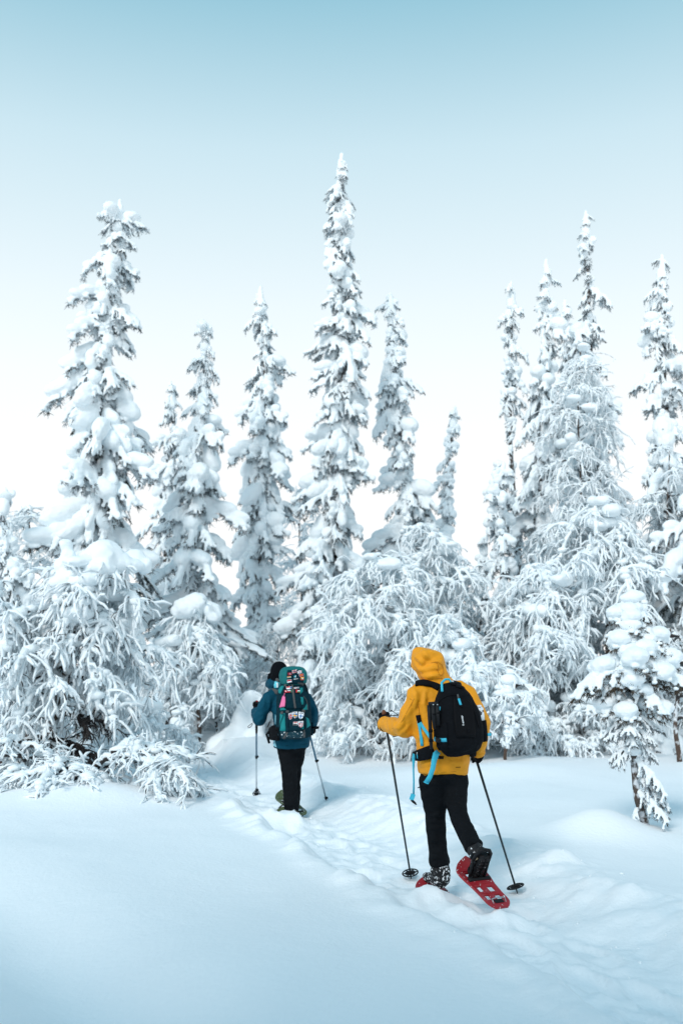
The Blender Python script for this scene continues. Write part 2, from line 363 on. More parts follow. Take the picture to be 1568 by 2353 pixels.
def spruce(px, top, Y, prof, label, seed, base_py=None, bend=(0, 0), step=0.30, per=5, sets=None, lo=0.0, group='tall snow-laden spruces', top_tilt=0.0, bare=None, tops=1.0):
    """spire of a spruce; px = picture column of its foot, top = picture point of its tip, prof = [(height fraction, radius m)]"""
    rg = random.Random(seed); tip = at(top[0], top[1], Y); bx = at(px, 1500, Y).x
    root = empty('spruce_tree', (bx, Y, gz(bx, Y)-0.05), label, 'tree', group)
    H = tip.z-root.location.z; off = tip.x-bx
    hs = [p[0] for p in prof]; rs = [p[1] for p in prof]
    def cen(h): f = h/H; return Vector((off*f**1.3+bend[0]*math.sin(f*math.pi)+0.06*math.sin(f*9+seed), bend[1]*math.sin(f*math.pi)+0.06*math.cos(f*8+seed), h))
    mb = MB(); hh = np.linspace(-0.2, H*0.985, 26)
    mb.tube([cen(max(h, 0))+Vector((0, 0, min(h, 0))) for h in hh], np.interp(hh/H, [0, .5, 1], [0.055+0.006*H, 0.05, 0.012]), k=8)
    put('trunk', mb.mesh('trunk', [BARKS]), root)
    h = max(lo*H, 0.25); k = 0
    while h < H*0.985:
        f = h/H; r = float(np.interp(f, hs, rs))
        n = max(2, int(round((per+1.2)*min(1, 0.45+r*0.8))))
        if bare and bare[0] < f < bare[1]: n = 1 if rg.random() < .4 else 0
        for j in range(n):
            az = k*2.39996+rg.uniform(-.5, .5); k += 1
            L = r*rg.choice([.45, .6, .75, .9, 1, 1.1, 1.4])*rg.uniform(.85, 1.1)*(1+.28*math.sin(h*2.3+seed)*math.cos(az*2+h))
            L = max(L, 0.13)
            pool = BOUGH
            x = rg.random()
            if sets:
                hv, th = float(np.interp(f, sets[0], sets[1])), sets[2]
                if x < hv: pool = HEAVY
                elif x > 1-th: pool = THIN
            pit = R(rg.uniform(2, 54)) if f < .93 else R(rg.uniform(-25, 15))
            s = L*.90; thick = min(s*.5+.25, .75)
            place(rg.choice(pool), root, cen(max(.15, min(H*.99, h+rg.uniform(-1.1, 1.1)*step))), az, pit, (s, thick*rg.uniform(.6, 1.05), thick*rg.uniform(.9, 1.3)), roll=rg.uniform(-.35, .35))
        h += step*rg.choice([.6, .8, 1, 1.1, 1.5])*(0.55+0.45*min(1, r/0.5))
    # snow-plastered leader
    sn = MB(); n = int(10*tops)+2
    for i in range(n):
        f = 1-0.055*i/n*min(1.5, 10/H); c = cen(f*H)
        rr = 0.045+0.075*(i/n)
        sn.sphere((c.x+rg.uniform(-.02, .02), c.y, c.z), (rr*rg.uniform(.8, 1.2), rr, rr*1.4), 1)
    put('snow_tip', fuse(sn, 'snow_tip', 0.03, [SNOW], smooth=2, disp=[(.1, .03)]), root)
    return root
# ---- the spruces that stand up against the sky
spruce(205, (268, 458), 18.0, [(0, 1.2), (.3, 1.18), (.5, 1.1), (.62, .98), (.70, .66), (.8, .66), (.9, .58), (.97, .40), (1, .2)],
       'tall bent-tipped spruce carrying heavy round snow pillows behind the big leaning birch', 11, sets=([0, .55, .7, 1], [.5, .45, .12, .0], .1), lo=.22, per=8, step=.29)
spruce(445, (466, 742), 20.0, [(0, 1.15), (.3, 1.05), (.5, .85), (.7, .72), (.85, .45), (1, .12)],
       'even cone-shaped spruce thick with snow behind the round weeping birch', 12, lo=.12, per=6)
spruce(385, (393, 880), 22.0, [(0, .9), (.5, .75), (.8, .5), (.93, .28), (1, .06)],
       'thin-tipped spruce half hidden behind the even cone-shaped spruce', 13, lo=.25)
spruce(598, (604, 662), 22.5, [(0, .9), (.35, .72), (.6, .72), (.75, .78), (.87, .45), (1, .14)],
       'slim spruce with loose side boughs, its foot behind the teal hiker', 14, lo=.1, per=5, step=.29)
spruce(770, (790, 356), 21.0, [(0, 1.5), (.12, 1.35), (.22, 1.1), (.4, .92), (.6, .80), (.64, 1.0), (.68, .62), (.85, .56), (.93, .38), (1, .14)],
       'tallest spruce of all, a long snowy spire with a broad skirt', 15, lo=.02, per=6, sets=([0, .6, 1], [.25, .2, .05], .1), step=.29)
spruce(945, (898, 674), 22.5, [(0, 1.0), (.4, .95), (.6, .72), (.8, .50), (.92, .34), (1, .14)],
       'spruce standing close against the tallest spire, on its right', 16, lo=.2, per=6)
spruce(1005, (1042, 934), 25.0, [(0, .95), (.3, .8), (.6, .38), (.85, .30), (1, .1)],
       'small spruce with a thin top bent sideways, beside the open patch of sky', 17, lo=.2, top_tilt=.2)
spruce(1192, (1167, 648), 21.0, [(0, .4), (.52, .12), (.66, .16), (.72, .55), (.82, .32), (.92, .42), (1, .1)],
       'thin spruce with a stretch of bare trunk below its tufted top', 18, lo=.3, bare=(.44, .64), per=4)
spruce(1240, (1250, 598), 20.5, [(0, .9), (.4, .8), (.62, .66), (.78, .48), (.9, .36), (.96, .25), (1, .12)],
       'spruce with a hooked snowy tip standing between two thinner spires', 19, lo=.3, per=5)
spruce(1303, (1298, 692), 25.0, [(0, .8), (.5, .7), (.85, .45), (1, .18)],
       'stubby spruce top peeping out between two taller spires', 20, lo=.45)
spruce(1358, (1350, 488), 21.5, [(0, 1.3), (.4, 1.1), (.62, .75), (.75, .58), (.85, .36), (.93, .22), (1, .06)],
       'spruce with a needle-thin tall spire rising behind the high frosted birch', 21, lo=.25, per=6, sets=([0, 1], [.1, 0], .25))
spruce(1535, (1522, 588), 19.0, [(0, 1.3), (.4, .85), (.6, .72), (.75, .55), (.9, .34), (1, .12)],
       'dark spruce with pale snow lumps at the right-hand end of the tree line', 22, lo=.1, per=6, sets=([0, 1], [.2, .1], .3))
spruce(1150, (1152, 1062), 19.0, [(0, 1.0), (.4, .85), (.7, .5), (.9, .36), (1, .25)],
       'young spruce capped by a round ball of snow at the edge of the open sky', 23, lo=.1, per=6, sets=([0, .5, 1], [.2, .5, .9], 0), tops=2)
spruce(1590, (1600, 960), 17.6, [(0, 1.5), (.4, 1.2), (.7, .8), (1, .12)],
       'dark broad spruce whose boughs reach in past the right-hand birch', 24, lo=.05, per=6, sets=([0, 1], [.05, .05], .5))
spruce(1100, (1105, 1235), 20.5, [(0, 1.2), (.5, .8), (1, .12)],
       'low broad spruce in the gap between the middle and right-hand birches', 25, lo=.05, per=6, group='young spruces in the thicket')
spruce(735, (742, 1290), 19.0, [(0, 1.15), (.4, .85), (1, .12)],
       'young snow-bowed spruce right behind the teal hiker', 26, lo=.02, per=6, group='young spruces in the thicket', sets=([0, 1], [.25, .25], 0))
spruce(1430, (1448, 1420), 17.2, [(0, 1.2), (.5, .9), (1, .2)],
       'low bushy spruce with its skirt on the snow behind the little lone spruce', 27, lo=.0, per=6, group='young spruces in the thicket', step=.24)
spruce(20, (18, 1125), 16.5, [(0, .7), (.5, .5), (.85, .3), (1, .12)],
       'slim young spruce at the left-hand end of the thicket', 28, lo=.1, per=5, group='young spruces in the thicket')
spruce(600, (610, 1330), 24.5, [(0, 1.1), (.5, .8), (1, .12)],
       'low frosted spruce in the shade between the round birch and the tallest spruce', 29, lo=.0, per=6, group='young spruces in the thicket', sets=([0, 1], [.05, .05], .5))
spruce(1290, (1300, 1290), 19.5, [(0, 1.2), (.5, .9), (1, .12)],
       'shaded spruce deep inside the right-hand weeping birches', 30, lo=.0, per=6, group='young spruces in the thicket', sets=([0, 1], [.1, .1], .4))

# ================================================================== birches bowed under snow
def A3(v): return np.array(tuple(v), float)
def interp_pts(p, q_):
    n = len(p)-1; return np.stack([np.interp(np.asarray(q_)*n, np.arange(n+1), p[:, i]) for i in range(3)], -1)

def hang(rg, p0, d, L, g, n=7, wig=.12):
    pts = [np.array(p0, float)]; d = np.array(d, float); d /= np.linalg.norm(d)
    for i in range(n):
        d = d+np.array([rg.normal(0, wig), rg.normal(0, wig), -g]); d /= np.linalg.norm(d)
        pts.append(pts[-1]+d*L/n)
    return np.array(pts)

def snow_tube(rg, sn, p, r0, r1, lift=.55, k=5, lump=.3, step=.105, nmin=4):
    """lumpy roll of snow lying on a twig"""
    n = max(nmin, int(np.linalg.norm(np.diff(p, axis=0), axis=1).sum()/step)+1)
    q_ = np.linspace(0, 1, n); c = interp_pts(p, q_); r = (r0+(r1-r0)*q_)*(1+rg.normal(0, lump, n)); r = np.clip(r, .006, None)
    r[0] *= .6; r[-1] *= .75
    T = np.gradient(c, axis=0); T /= np.linalg.norm(T, axis=1)[:, None]+1e-9
    flat = np.sqrt(np.clip(1-T[:, 2]**2, 0, 1))
    c = c+np.array([0, 0, 1.])*(r*lift*flat)[:, None]
    # close the ends so that the roll is round there
    e0 = c[0]-T[0]*r[0]*.7; e1 = c[-1]+T[-1]*r[-1]*.75
    c = np.vstack([e0, c, e1]); r = np.concatenate([[r[0]*.3], r, [r[-1]*.4]])
    sn.tube(c, r, k=k, caps=False)
    V = sn.V[-1]; sn.V[-1] = V+rg.normal(0, .20, V.shape)*np.repeat(r, k)[:, None]      # crumbly surface

def birch_limb(rg, p0, az, reach, rise, drop, sr, tw=9, tl=.55, sub=2, dens=1.0, g=.28, wood=1.0):
    """one bowed limb with side shoots and hanging twigs: returns (wood, snow) builders"""
    wd = MB(); sn = MB(); o = np.array([math.cos(az), math.sin(az), 0]); s_ = np.array([-o[1], o[0], 0])
    t = np.linspace(0, 1, 12); wig = rg.normal(0, .14, 2)
    p = np.array(p0)+o*(reach*(t*1.15-.15*t*t))[:, None]+s_*(reach*(wig[0]*t*t+wig[1]*.4*np.sin(t*6)))[:, None]+np.array([0, 0, 1.])*(rise*2*t-(rise*2+drop)*t*t)[:, None]
    p += rg.normal(0, .015, p.shape)*min(1, reach)
    limbs = [(p, o, s_, reach, 1.0)]
    for i in range(int(rg.integers(1, 4))):
        q_ = rg.uniform(.2, .75); c = interp_pts(p, [q_])[0]; a2 = az+rg.choice([-1, 1])*rg.uniform(.5, 1.2); L = reach*rg.uniform(.35, .7)
        o2 = np.array([math.cos(a2), math.sin(a2), rg.uniform(-.1, .6)])
        p2 = hang(rg, c, o2, L, .16, n=8, wig=.10)
        limbs.append((p2, np.array([math.cos(a2), math.sin(a2), 0]), np.array([-math.sin(a2), math.cos(a2), 0]), L, .75))
    for p, o, s_, L0, th in limbs:
        wd.tube(p, np.linspace(.022, .006, len(p))*th*wood, k=5, caps=False)
        snow_tube(rg, sn, p, sr*1.75*th, sr*1.0, lump=.34, k=6, lift=.55+.35*(wood > 1))
        for i in range(int(3+5*L0)):
            c = interp_pts(p, [rg.uniform(.15, .95)])[0]; r = sr*rg.uniform(1.6, 3.2)
            sn.sphere(c+np.array([0, 0, r*.35]), (r*rg.uniform(1, 1.5), r*rg.uniform(1, 1.4), r*.75), 1)
        n = int(1.55*tw*dens*(0.35+L0))
        for i in range(n):
            q_ = 0.10+0.90*(i+rg.uniform(0, 1))/n; c = interp_pts(p, [q_])[0]
            d = o*rg.uniform(-.1, 1.0)+s_*rg.normal(0, .8)+np.array([0, 0, rg.uniform(-.5, .6)])
            L = tl*rg.uniform(.25, .95)
            tp = hang(rg, c, d, L, g*rg.uniform(.4, 1.5), n=8, wig=rg.uniform(.12, .34))
            wd.tube(tp[::2], np.linspace(.007, .003, len(tp[::2]))*wood, k=3, caps=False)
            snow_tube(rg, sn, tp, sr*rg.uniform(.5, 1.2), sr*.55, lump=.26, k=4)
            for j in range(sub+1):
                if rg.random() < .15: continue
                c2 = interp_pts(tp, [rg.uniform(.2, .9)])[0]; d2 = (tp[-1]-tp[0])+rg.normal(0, .6, 3)*L
                t2 = hang(rg, c2, d2, L*rg.uniform(.3, .65), g*.8, n=5, wig=.25)
                if wood > 1: wd.tube(t2[::2], np.linspace(.0045, .002, len(t2[::2]))*wood, k=3, caps=False)
                if rg.random() < .85: snow_tube(rg, sn, t2, sr*.72, sr*.55, k=4, lump=.22, step=.14, nmin=3)
    return wd, sn

def birch(foot, top, Y, spread, label, seed, nl=14, sr=.028, lo=.3, tl=.55, tw=9, sub=2, lean=0, drop=(.25, .85), rise=(.25, .6), pillows=3, tr=.042, dens=1.0, group='birches bowed under snow', sx=1.0, low=0, caps=(), wood=1.0, name='birch_tree', azr=None, dy=0.0, g=.28):
    rg = np.random.default_rng(seed)
    if sr < .02: sub -= 1
    fp = at(foot, 1500, Y); tip = at(top[0], top[1], Y)
    root = empty(name, (fp.x, Y, gz(fp.x, Y)-.04), label, 'tree', group)
    H = tip.z-root.location.z; offx = tip.x-fp.x
    tt = np.linspace(0, 1, 16)
    tr_ = np.stack([offx*tt**1.5+lean*np.sin(tt*np.pi)+.03*np.sin(tt*11+seed), dy*tt+.05*np.sin(tt*7+seed), H*.93*tt], -1)
    mb = MB(); mb.tube(tr_, np.linspace(tr, tr*.25, 16), k=8)
    trunk = put('trunk', mb.mesh('trunk', [BARKB]), root)
    for i in range(nl):
        f = lo+(1-lo)*((i+rg.uniform(.1, .9))/nl); p0 = interp_pts(tr_, [min(f, 1)])[0]
        az = i*2.39996+rg.uniform(-.4, .4)
        if azr: az = R(rg.uniform(*azr))
        prof = math.sin(math.pi*min(1, .25+.75*(f-lo)/(1-lo)*.95))**.6
        rc = spread*rg.uniform(.6, 1.1)*max(.45, prof)
        wd, sn = birch_limb(rg, p0, az, rc, rc*rg.uniform(*rise), rc*rg.uniform(*drop), sr, tw, tl, sub, dens, g, wood)
        b = put('branch', wd.mesh('branch', [TWIG], xf=Matrix.Diagonal((sx, 1, 1, 1))), root)
        put('snow_roll', sn.mesh('snow_roll', [SNOW], xf=Matrix.Diagonal((sx, 1, 1, 1))), b)
    for i in range(low):       # bare-ish dark shoots low on the trunk
        p0 = interp_pts(tr_, [rg.uniform(.08, lo)])[0]
        wd, sn = birch_limb(rg, p0, rg.uniform(-2.8, .2), spread*rg.uniform(.4, .8), spread*.12, spread*rg.uniform(.2, .5), sr*.55, tw*.8, tl*.8, sub, dens, g*.6, wood)
        b = put('branch', wd.mesh('branch', [TWIG]), root)
        if i % 2: put('snow_roll', sn.mesh('snow_roll', [SNOW]), b)
    for blob in caps:          # broad snow pillows resting on the crown
        sn = MB()
        for a, b_, yy, rx, rz in blob: sn.sphere(A3(at(a, b_, yy))-A3(root.location), (rx, rx*.9, rz), 2)
        put('snow_pillow', fuse(sn, 'snow_pillow', .03, [SNOW], smooth=2, disp=[(.22, .10), (.07, .03)]), root)
    for i in range(pillows*3):
        sn = MB(); f = rg.uniform(lo+.25*(1-lo), 1); c = interp_pts(tr_, [f])[0]; r = rg.uniform(.07, .17)
        c = c+np.array([rg.normal(0, .3)*spread*(1.1-f+.2), rg.uniform(-.4, .1)*spread, rg.uniform(.0, .12)])
        for j in range(4): sn.sphere(c+rg.normal(0, r*.5, 3)*np.array([1, 1, .3]), (r*rg.uniform(.8, 1.4), r*1.1, r*rg.uniform(.55, .8)), 2)
        put('snow_pillow', fuse(sn, 'snow_pillow', .03, [SNOW], smooth=3, disp=[(.12, .03)]), root)
    return root
birch(108, (215, 1250), 13.6, 1.05, 'big birch by the left edge, leaning trunk plastered with snow, twigs hanging to the drift', 41, nl=28, sr=.030, lo=.36, tl=.55, tw=9, lean=.05, tr=.095, pillows=6, dens=1.1, low=12, wood=1.8,
      caps=[[(215, 1285, 13.3, .20, .16), (240, 1275, 13.3, .26, .20), (265, 1290, 13.4, .22, .17), (300, 1300, 13.5, .20, .12), (230, 1305, 13.2, .22, .12)], [(150, 1250, 13.2, .11, .09), (156, 1275, 13.2, .10, .10), (146, 1300, 13.2, .13, .12), (162, 1325, 13.2, .17, .12), (140, 1335, 13.2, .15, .12)], [(200, 1330, 13.1, .17, .09), (178, 1335, 13.1, .14, .08)], [(310, 1285, 13.6, .16, .14), (330, 1300, 13.6, .13, .12)]])
birch(20, (-10, 1330), 14.6, 1.0, 'dark-trunked birch at the far left behind the leaning snow-plastered one', 42, wood=1.8, nl=16, sr=.026, lo=.25, tl=.5)
birch(75, (70, 1130), 18.5, .9, 'thin frosted birch with fine upright twigs against the sky, left of the pillowed spruce', 43, nl=20, sr=.018, lo=.3, tl=.5, rise=(.6, 1.1), drop=(-.2, .3), pillows=0, g=.08)
birch(458, (452, 1372), 18.6, 1.0, 'round weeping birch like a white mop on a short brown trunk', 44, nl=24, sr=.027, lo=.45, tl=.6, drop=(.7, 1.2), tr=.045, pillows=2, caps=[[(430, 1395, 18.3, .26, .2), (450, 1385, 18.3, .24, .2), (412, 1405, 18.3, .18, .14)], [(485, 1400, 18.3, .16, .16), (492, 1415, 18.3, .14, .14)]])
birch(630, (640, 1400), 21.5, 1.0, 'fine grey frosted birch in the shade between two spruces', 45, nl=14, sr=.015, lo=.25, tl=.5, pillows=0)
birch(690, (690, 1085), 25.0, 1.0, 'open frosted birch showing sky through its twigs behind the tallest spruce', 46, nl=16, sr=.016, lo=.3, tl=.5, rise=(.5, .9), drop=(0, .4), pillows=0, g=.1)
birch(925, (858, 1235), 17.0, 1.25, 'crooked brown-trunked birch with a wide veil of white twigs beside the yellow hood', 47, nl=30, sr=.024, lo=.28, tl=.55, drop=(.5, 1.1), tr=.05, lean=-.05, pillows=3)
birch(1010, (1000, 1185), 18.4, 1.25, 'taller veil-like birch standing just behind the crooked brown-trunked one', 48, nl=26, sr=.024, lo=.3, tl=.55, pillows=3)
birch(1060, (1030, 1400), 16.2, 1.0, 'low bowed birch whose twigs fan out behind the yellow jacket', 49, nl=16, sr=.026, lo=.3, tl=.5, pillows=2)
birch(1235, (1240, 1270), 17.4, 1.25, 'weeping birch like a white waterfall between two trail-side spruces', 50, nl=26, sr=.027, lo=.35, tl=.65, drop=(.8, 1.4), pillows=4)
birch(1400, (1370, 1120), 17.8, 1.4, 'widest weeping birch, heavy white twigs over the little lone spruce', 51, nl=30, sr=.027, lo=.4, tl=.62, drop=(.6, 1.2), pillows=5)
birch(1330, (1330, 735), 19.8, 1.05, 'high frosted birch with fine drooping twigs in front of the needle-thin spire', 52, nl=30, sr=.017, lo=.45, tl=.6, pillows=3, drop=(.5, 1.1))
birch(1545, (1530, 985), 18.2, 1.0, 'grey frosted birch beside the dark spruce at the end of the tree line', 53, nl=18, sr=.016, lo=.3, tl=.55, pillows=0)
birch(1156, (1175, 1560), 15.6, .62, 'knee-high birch with a thin dark stem, at the right sleeve of the yellow jacket', 54, wood=1.8, nl=9, sr=.024, lo=.5, tl=.35, drop=(.5, 1.0), tr=.028, pillows=2)
birch(860, (840, 1500), 17.6, .75, 'small snowy shrub birch at the foot of the crooked brown trunk', 55, nl=10, sr=.022, lo=.3, tl=.4, pillows=1)
birch(205, (290, 1700), 11.9, 1.15, 'fallen arching birch branch lying low on the near drift', 56, wood=1.45, nl=7, sr=.021, lo=.3, tl=.40, azr=(-22, 18), rise=(.12, .3), drop=(.25, .5), pillows=0, tr=.026, name='birch_sapling', dens=.9, g=.2)
birch(150, (160, 1745), 11.9, .75, 'low tangle of dark twigs under snow at the front of the drift', 57, wood=1.45, nl=8, sr=.022, lo=.15, tl=.35, pillows=0, tr=.022, name='birch_sapling', rise=(.05, .25), drop=(.1, .4), dens=.8, g=.15)
birch(60, (50, 1690), 12.4, .8, 'snowy shoots at the foot of the big leaning birch', 59, wood=1.45, nl=8, sr=.020, lo=.2, tl=.4, pillows=0, tr=.022, name='birch_sapling', rise=(.1, .4), drop=(.0, .4), dens=.8, g=.12)
birch(1545, (1540, 1420), 15.5, .7, 'spindly dark-stemmed birch beyond the little lone spruce', 58, wood=1.8, nl=9, sr=.014, lo=.3, tl=.4, pillows=0)

# ---- low snow-covered shrubs along the foot of the tree line
def copy_tree(o, parent=None):
    c = o.copy(); COL.objects.link(c); c.parent = parent
    for ch in list(o.children): copy_tree(ch, c)
    return c
GS = 'low shrubs along the foot of the tree line'
shrubs = [birch(805, (800, 1575), 17.2, .75, 'low snow-covered shrub at the skirt of the tallest spruce', 61, nl=10, sr=.024, lo=.1, tl=.38, pillows=1, tr=.02, rise=(.2, .5), drop=(.2, .7), group=GS, name='snowy_shrub'),
          birch(1335, (1345, 1590), 16.9, .8, 'low snow-covered shrub between the white-waterfall birch and the little lone spruce', 62, nl=10, sr=.024, lo=.1, tl=.38, pillows=1, tr=.02, rise=(.2, .5), drop=(.2, .7), group=GS, name='snowy_shrub')]
for i, (px, Y, s_, lab) in enumerate([
        (870, 17.9, .9, 'snowy shrub between the tallest spruce and the crooked brown-trunked birch'),
        (985, 16.9, .85, 'snowy shrub below the veil-like birch, behind the yellow hood'),
        (1070, 17.4, 1.0, 'snowy shrub right behind the black day pack'),
        (1240, 16.8, .9, 'snowy shrub under the birch like a white waterfall'),
        (400, 18.0, .95, 'snowy shrub between the big leaning birch and the round weeping birch'),
        (500, 19.3, .9, 'snowy shrub between the round weeping birch and the buried sapling'),
        (640, 20.5, 1.1, 'snowy shrub behind the teal hiker, at the foot of the slim spruce'),
        (330, 16.0, .9, 'snowy shrub on the trail side of the big leaning birch'),
        (1420, 17.9, 1.0, 'snowy shrub beneath the widest weeping birch')]):
    c = copy_tree(shrubs[i % 2]); x = at(px, 1500, Y).x; c.location = (x, Y, gz(x, Y)-.06); c.rotation_euler = (0, 0, i*1.3+.4); c.scale = (s_, s_, s_); c['label'] = lab

# ---- snow clods thrown about along the trail: too many and too small to count
def clods():
    rg = np.random.default_rng(77); mb = MB(); L = np.concatenate([[0], np.cumsum(np.hypot(*np.diff(PATH, axis=0).T))])
    n_ = 260; s_ = rg.uniform(8.0, 24, n_); p = np.stack([np.interp(s_, L, PATH[:, k]) for k in (0, 1)], -1); q_ = np.stack([np.interp(s_+.1, L, PATH[:, k]) for k in (0, 1)], -1)
    t = q_-p; t /= np.linalg.norm(t, axis=1)[:, None]; n = np.stack([t[:, 1], -t[:, 0]], -1); d = rg.normal(.35, .5, n_)
    d = np.where(d < -.62, -.62-np.abs(rg.normal(0, .06, n_)), d); p = p+n*d[:, None]; z = ground(p[:, 0], p[:, 1])
    for i in range(n_):
        r = rg.choice([.004, .006, .008, .011, .015], p=[.3, .3, .24, .12, .04])*rg.uniform(.8, 1.3)
        v, f_ = ICO[1]; mb.add(v*r*rg.uniform(.6, 1.3, 3)*(1+rg.normal(0, .12, (len(v), 1)))+np.array([p[i, 0], p[i, 1], z[i]+r*.1]), f_)
    tag(put('snow_clods', mb.mesh('snow_clods', [SNOW])), 'small clods of kicked-up snow scattered along the trodden trail', 'snow', kind='stuff')
clods()
# ---- unseen spruces added behind the camera to throw shade on the near field
for i, x in enumerate(np.linspace(-7.4, .4, 8)):
    y, h = -3.2-.5*(i % 2), 9.2+.4*math.sin(i*2.1)
    rg = random.Random(900+i); root = empty('spruce_tree', (x, y, gz(x, y)-.05), 'unseen snow-laden spruce added behind the camera to shade the near snow', 'tree', 'unseen spruces added to shade the near snow')
    mb = MB(); mb.tube([(0, 0, -.2), (0, 0, h*.5), (.05, 0, h)], [.13, .08, .015], k=8); put('trunk', mb.mesh('trunk', [BARKS]), root)
    z = .5
    while z < h:
        r = 1.5*(1-z/h)**.55+.12
        for j in range(6): place(rg.choice(BOUGH), root, (0, 0, z+rg.uniform(-.2, .2)), rg.uniform(0, 6.28), R(rg.uniform(0, 35)), r*rg.uniform(.8, 1.2))
        z += .5

# ================================================================== the little lone spruce, bough by bough
PIL = [bough_variant('bough', 400+i, heavy=[.6, .9, .3, .8][i], voxel=0.019, droop=[.25, .4, .5, .35][i], needle=NEEDLE2, nside=6, fat=[1.55, 1.7, 1.4, 1.75][i], split=True, brush=1.5) for i in range(4)]
SPR = [bough_variant('bough', 450+i, heavy=0, voxel=0.019, droop=[.3, .45][i], needle=NEEDLE, nside=6, fat=.95, split=True, brush=1.3) for i in range(2)]
def lone_spruce():
    Y = 9.8; rg = random.Random(5)
    foot = at(1484, 1888, Y); pts = [(1484, 1888), (1462, 1830), (1456, 1760), (1450, 1690), (1452, 1600), (1450, 1500), (1452, 1430), (1452, 1378)]
    root = empty('spruce_tree', (foot.x, Y, gz(foot.x, Y)-.05), 'little lone spruce with pillow-like snow caps and a thin bare trunk', 'tree', 'tall snow-laden spruces')
    P = np.array([tuple(at(a, b, Y)) for a, b in pts]); P[0, 2] = min(P[0, 2], root.location.z)
    mb = MB(); mb.tube(P, [.040, .036, .034, .032, .028, .022, .016, .010], k=9)
    put('trunk', mb.mesh('trunk', [BARKS]), root, world=True)
    def tr(py): return np.array([np.interp(py, [p[1] for p in pts][::-1], P[::-1, i]) for i in range(3)])
    B = []
    # (picture row on the trunk, azimuth deg, length m, pitch deg, pool)
    for py, n, L, pool in [(1388, 3, .20, PIL), (1412, 4, .25, PIL), (1442, 4, .32, PIL), (1474, 5, .36, PIL), (1505, 5, .42, PIL), (1540, 5, .44, PIL), (1575, 4, .42, PIL), (1612, 4, .38, PIL), (1650, 3, .34, SPR), (1675, 4, .32, SPR)]:
        a0 = rg.uniform(0, 360)
        for j in range(n): B.append((py+rg.uniform(-9, 9), a0+360*j/n+rg.uniform(-22, 22), L*.92*rg.uniform(.8, 1.15), rg.uniform(-4, 18), pool))
    B += [(1525, 188, .68, 12, PIL), (1530, -6, .58, 14, PIL), (1500, -60, .34, 8, PIL), (1530, -110, .34, 10, PIL), (1475, -95, .30, 8, PIL),
          (1700, 10, .30, 20, SPR), (1715, 170, .26, 22, SPR), (1730, 190, .22, 6, SPR), (1745, -20, .42, 40, SPR), (1790, -5, .40, 25, SPR), (1820, -35, .38, 30, SPR), (1850, 200, .2, 35, SPR), (1835, -10, .3, 10, SPR)]
    for py, az, L, pit, pool in B:
        sn, nd = rg.choice(pool); c = Vector(tr(py))-root.location
        th = L*.55+.20
        b = place(nd, root, c, R(az), R(pit), (L, th, th*.9), name='bough')
        o = bpy.data.objects.new('snow_cap', sn); COL.objects.link(o); o.parent = b
    s = MB()
    for dx, dz, r in [(0, 0, .085), (.05, .01, .07), (-.06, -.01, .065), (.0, .035, .06)]:
        s.sphere(tr(1378)+np.array([dx, -.01, dz+.03]), (r*1.15, r, r*.75), 2)
    put('snow_cap', fuse(s, 'snow_cap', .014, [SNOW], smooth=3, disp=[(.06, .012)]), root, world=True)
    s = MB()
    for i, py in enumerate([1700, 1708, 1722]): s.sphere(tr(py)+np.array([rg.uniform(-.02, .02), -.02, 0]), (.07+.012*i, .06, .06), 2)
    put('snow_collar', fuse(s, 'snow_collar', .014, [SNOW], smooth=3, disp=[(.06, .012)]), root, world=True)
lone_spruce()

# ---- sapling bent double and buried, beside the teal hiker
def buried_sapling():
    Y = 18.4; rg = np.random.default_rng(8); c = at(548, 1690, Y); z0 = gz(c.x, Y)
    root = empty('buried_sapling', (c.x, Y, z0-.05), 'sapling buried in a leaning pillar of snow beside the teal hiker', 'sapling')
    s = MB()
    for a, b, r in [(500, 1722, .26), (515, 1715, .28), (535, 1705, .30), (548, 1690, .27), (555, 1670, .24), (560, 1650, .21), (565, 1630, .19), (570, 1614, .17), (575, 1604, .15), (588, 1604, .13), (600, 1612, .10), (592, 1640, .13), (588, 1670, .18), (585, 1705, .25), (560, 1722, .34), (540, 1730, .4)]:
        p = at(a, b, Y+rg.uniform(-.08, .08)); s.sphere(p, (r, r*.9, r*1.05), 2)
    put('snow_load', fuse(s, 'snow_load', .035, [SNOW], smooth=5, disp=[(.25, .06), (.07, .015)]), root, world=True)
    p = np.array([tuple(at(a, b, Y-.1)) for a, b in [(548, 1606), (565, 1592), (582, 1588), (598, 1596), (612, 1612), (618, 1622)]])
    s = MB(); snow_tube(rg, s, p, .022, .014); w_ = MB(); w_.tube(p, .007, k=4, caps=False)
    b = put('branch', w_.mesh('branch', [TWIG]), root, world=True); put('snow_roll', s.mesh('snow_roll', [SNOW]), b)
buried_sapling()

# ================================================================== hikers: shared helpers
def A(v): return np.array(tuple(v), float)
def unit(v): v = A(v); return v/np.linalg.norm(v)
class View:
    """maps points measured on an enlarged detail of the scene to positions at a chosen distance"""
    def __init__(s, x0, y0, k): s.x0, s.y0, s.k = x0, y0, k
    def __call__(s, cx, cy, Y): return A(at(s.x0+cx/s.k, s.y0+cy/s.k, Y))
    def dir(s, cx, cy): return unit(A(at(s.x0+cx/s.k, s.y0+cy/s.k, 10))-A(CAM))
C1 = View(806.4, 1444.8, 3.5); C4 = View(551.04, 1491.84, 5.835); C5 = View(577.92, 1498.56, 9.333)
def ground_hit(view, cx, cy, y0=3.0):
    """where the line of sight meets the snow"""
    Ys = np.arange(y0, 20, .01); d = view.dir(cx, cy); P = A(CAM)+d*(Ys/d[1])[:, None]
    return P[int(np.argmax(P[:, 2] < ground(P[:, 0], P[:, 1])))]
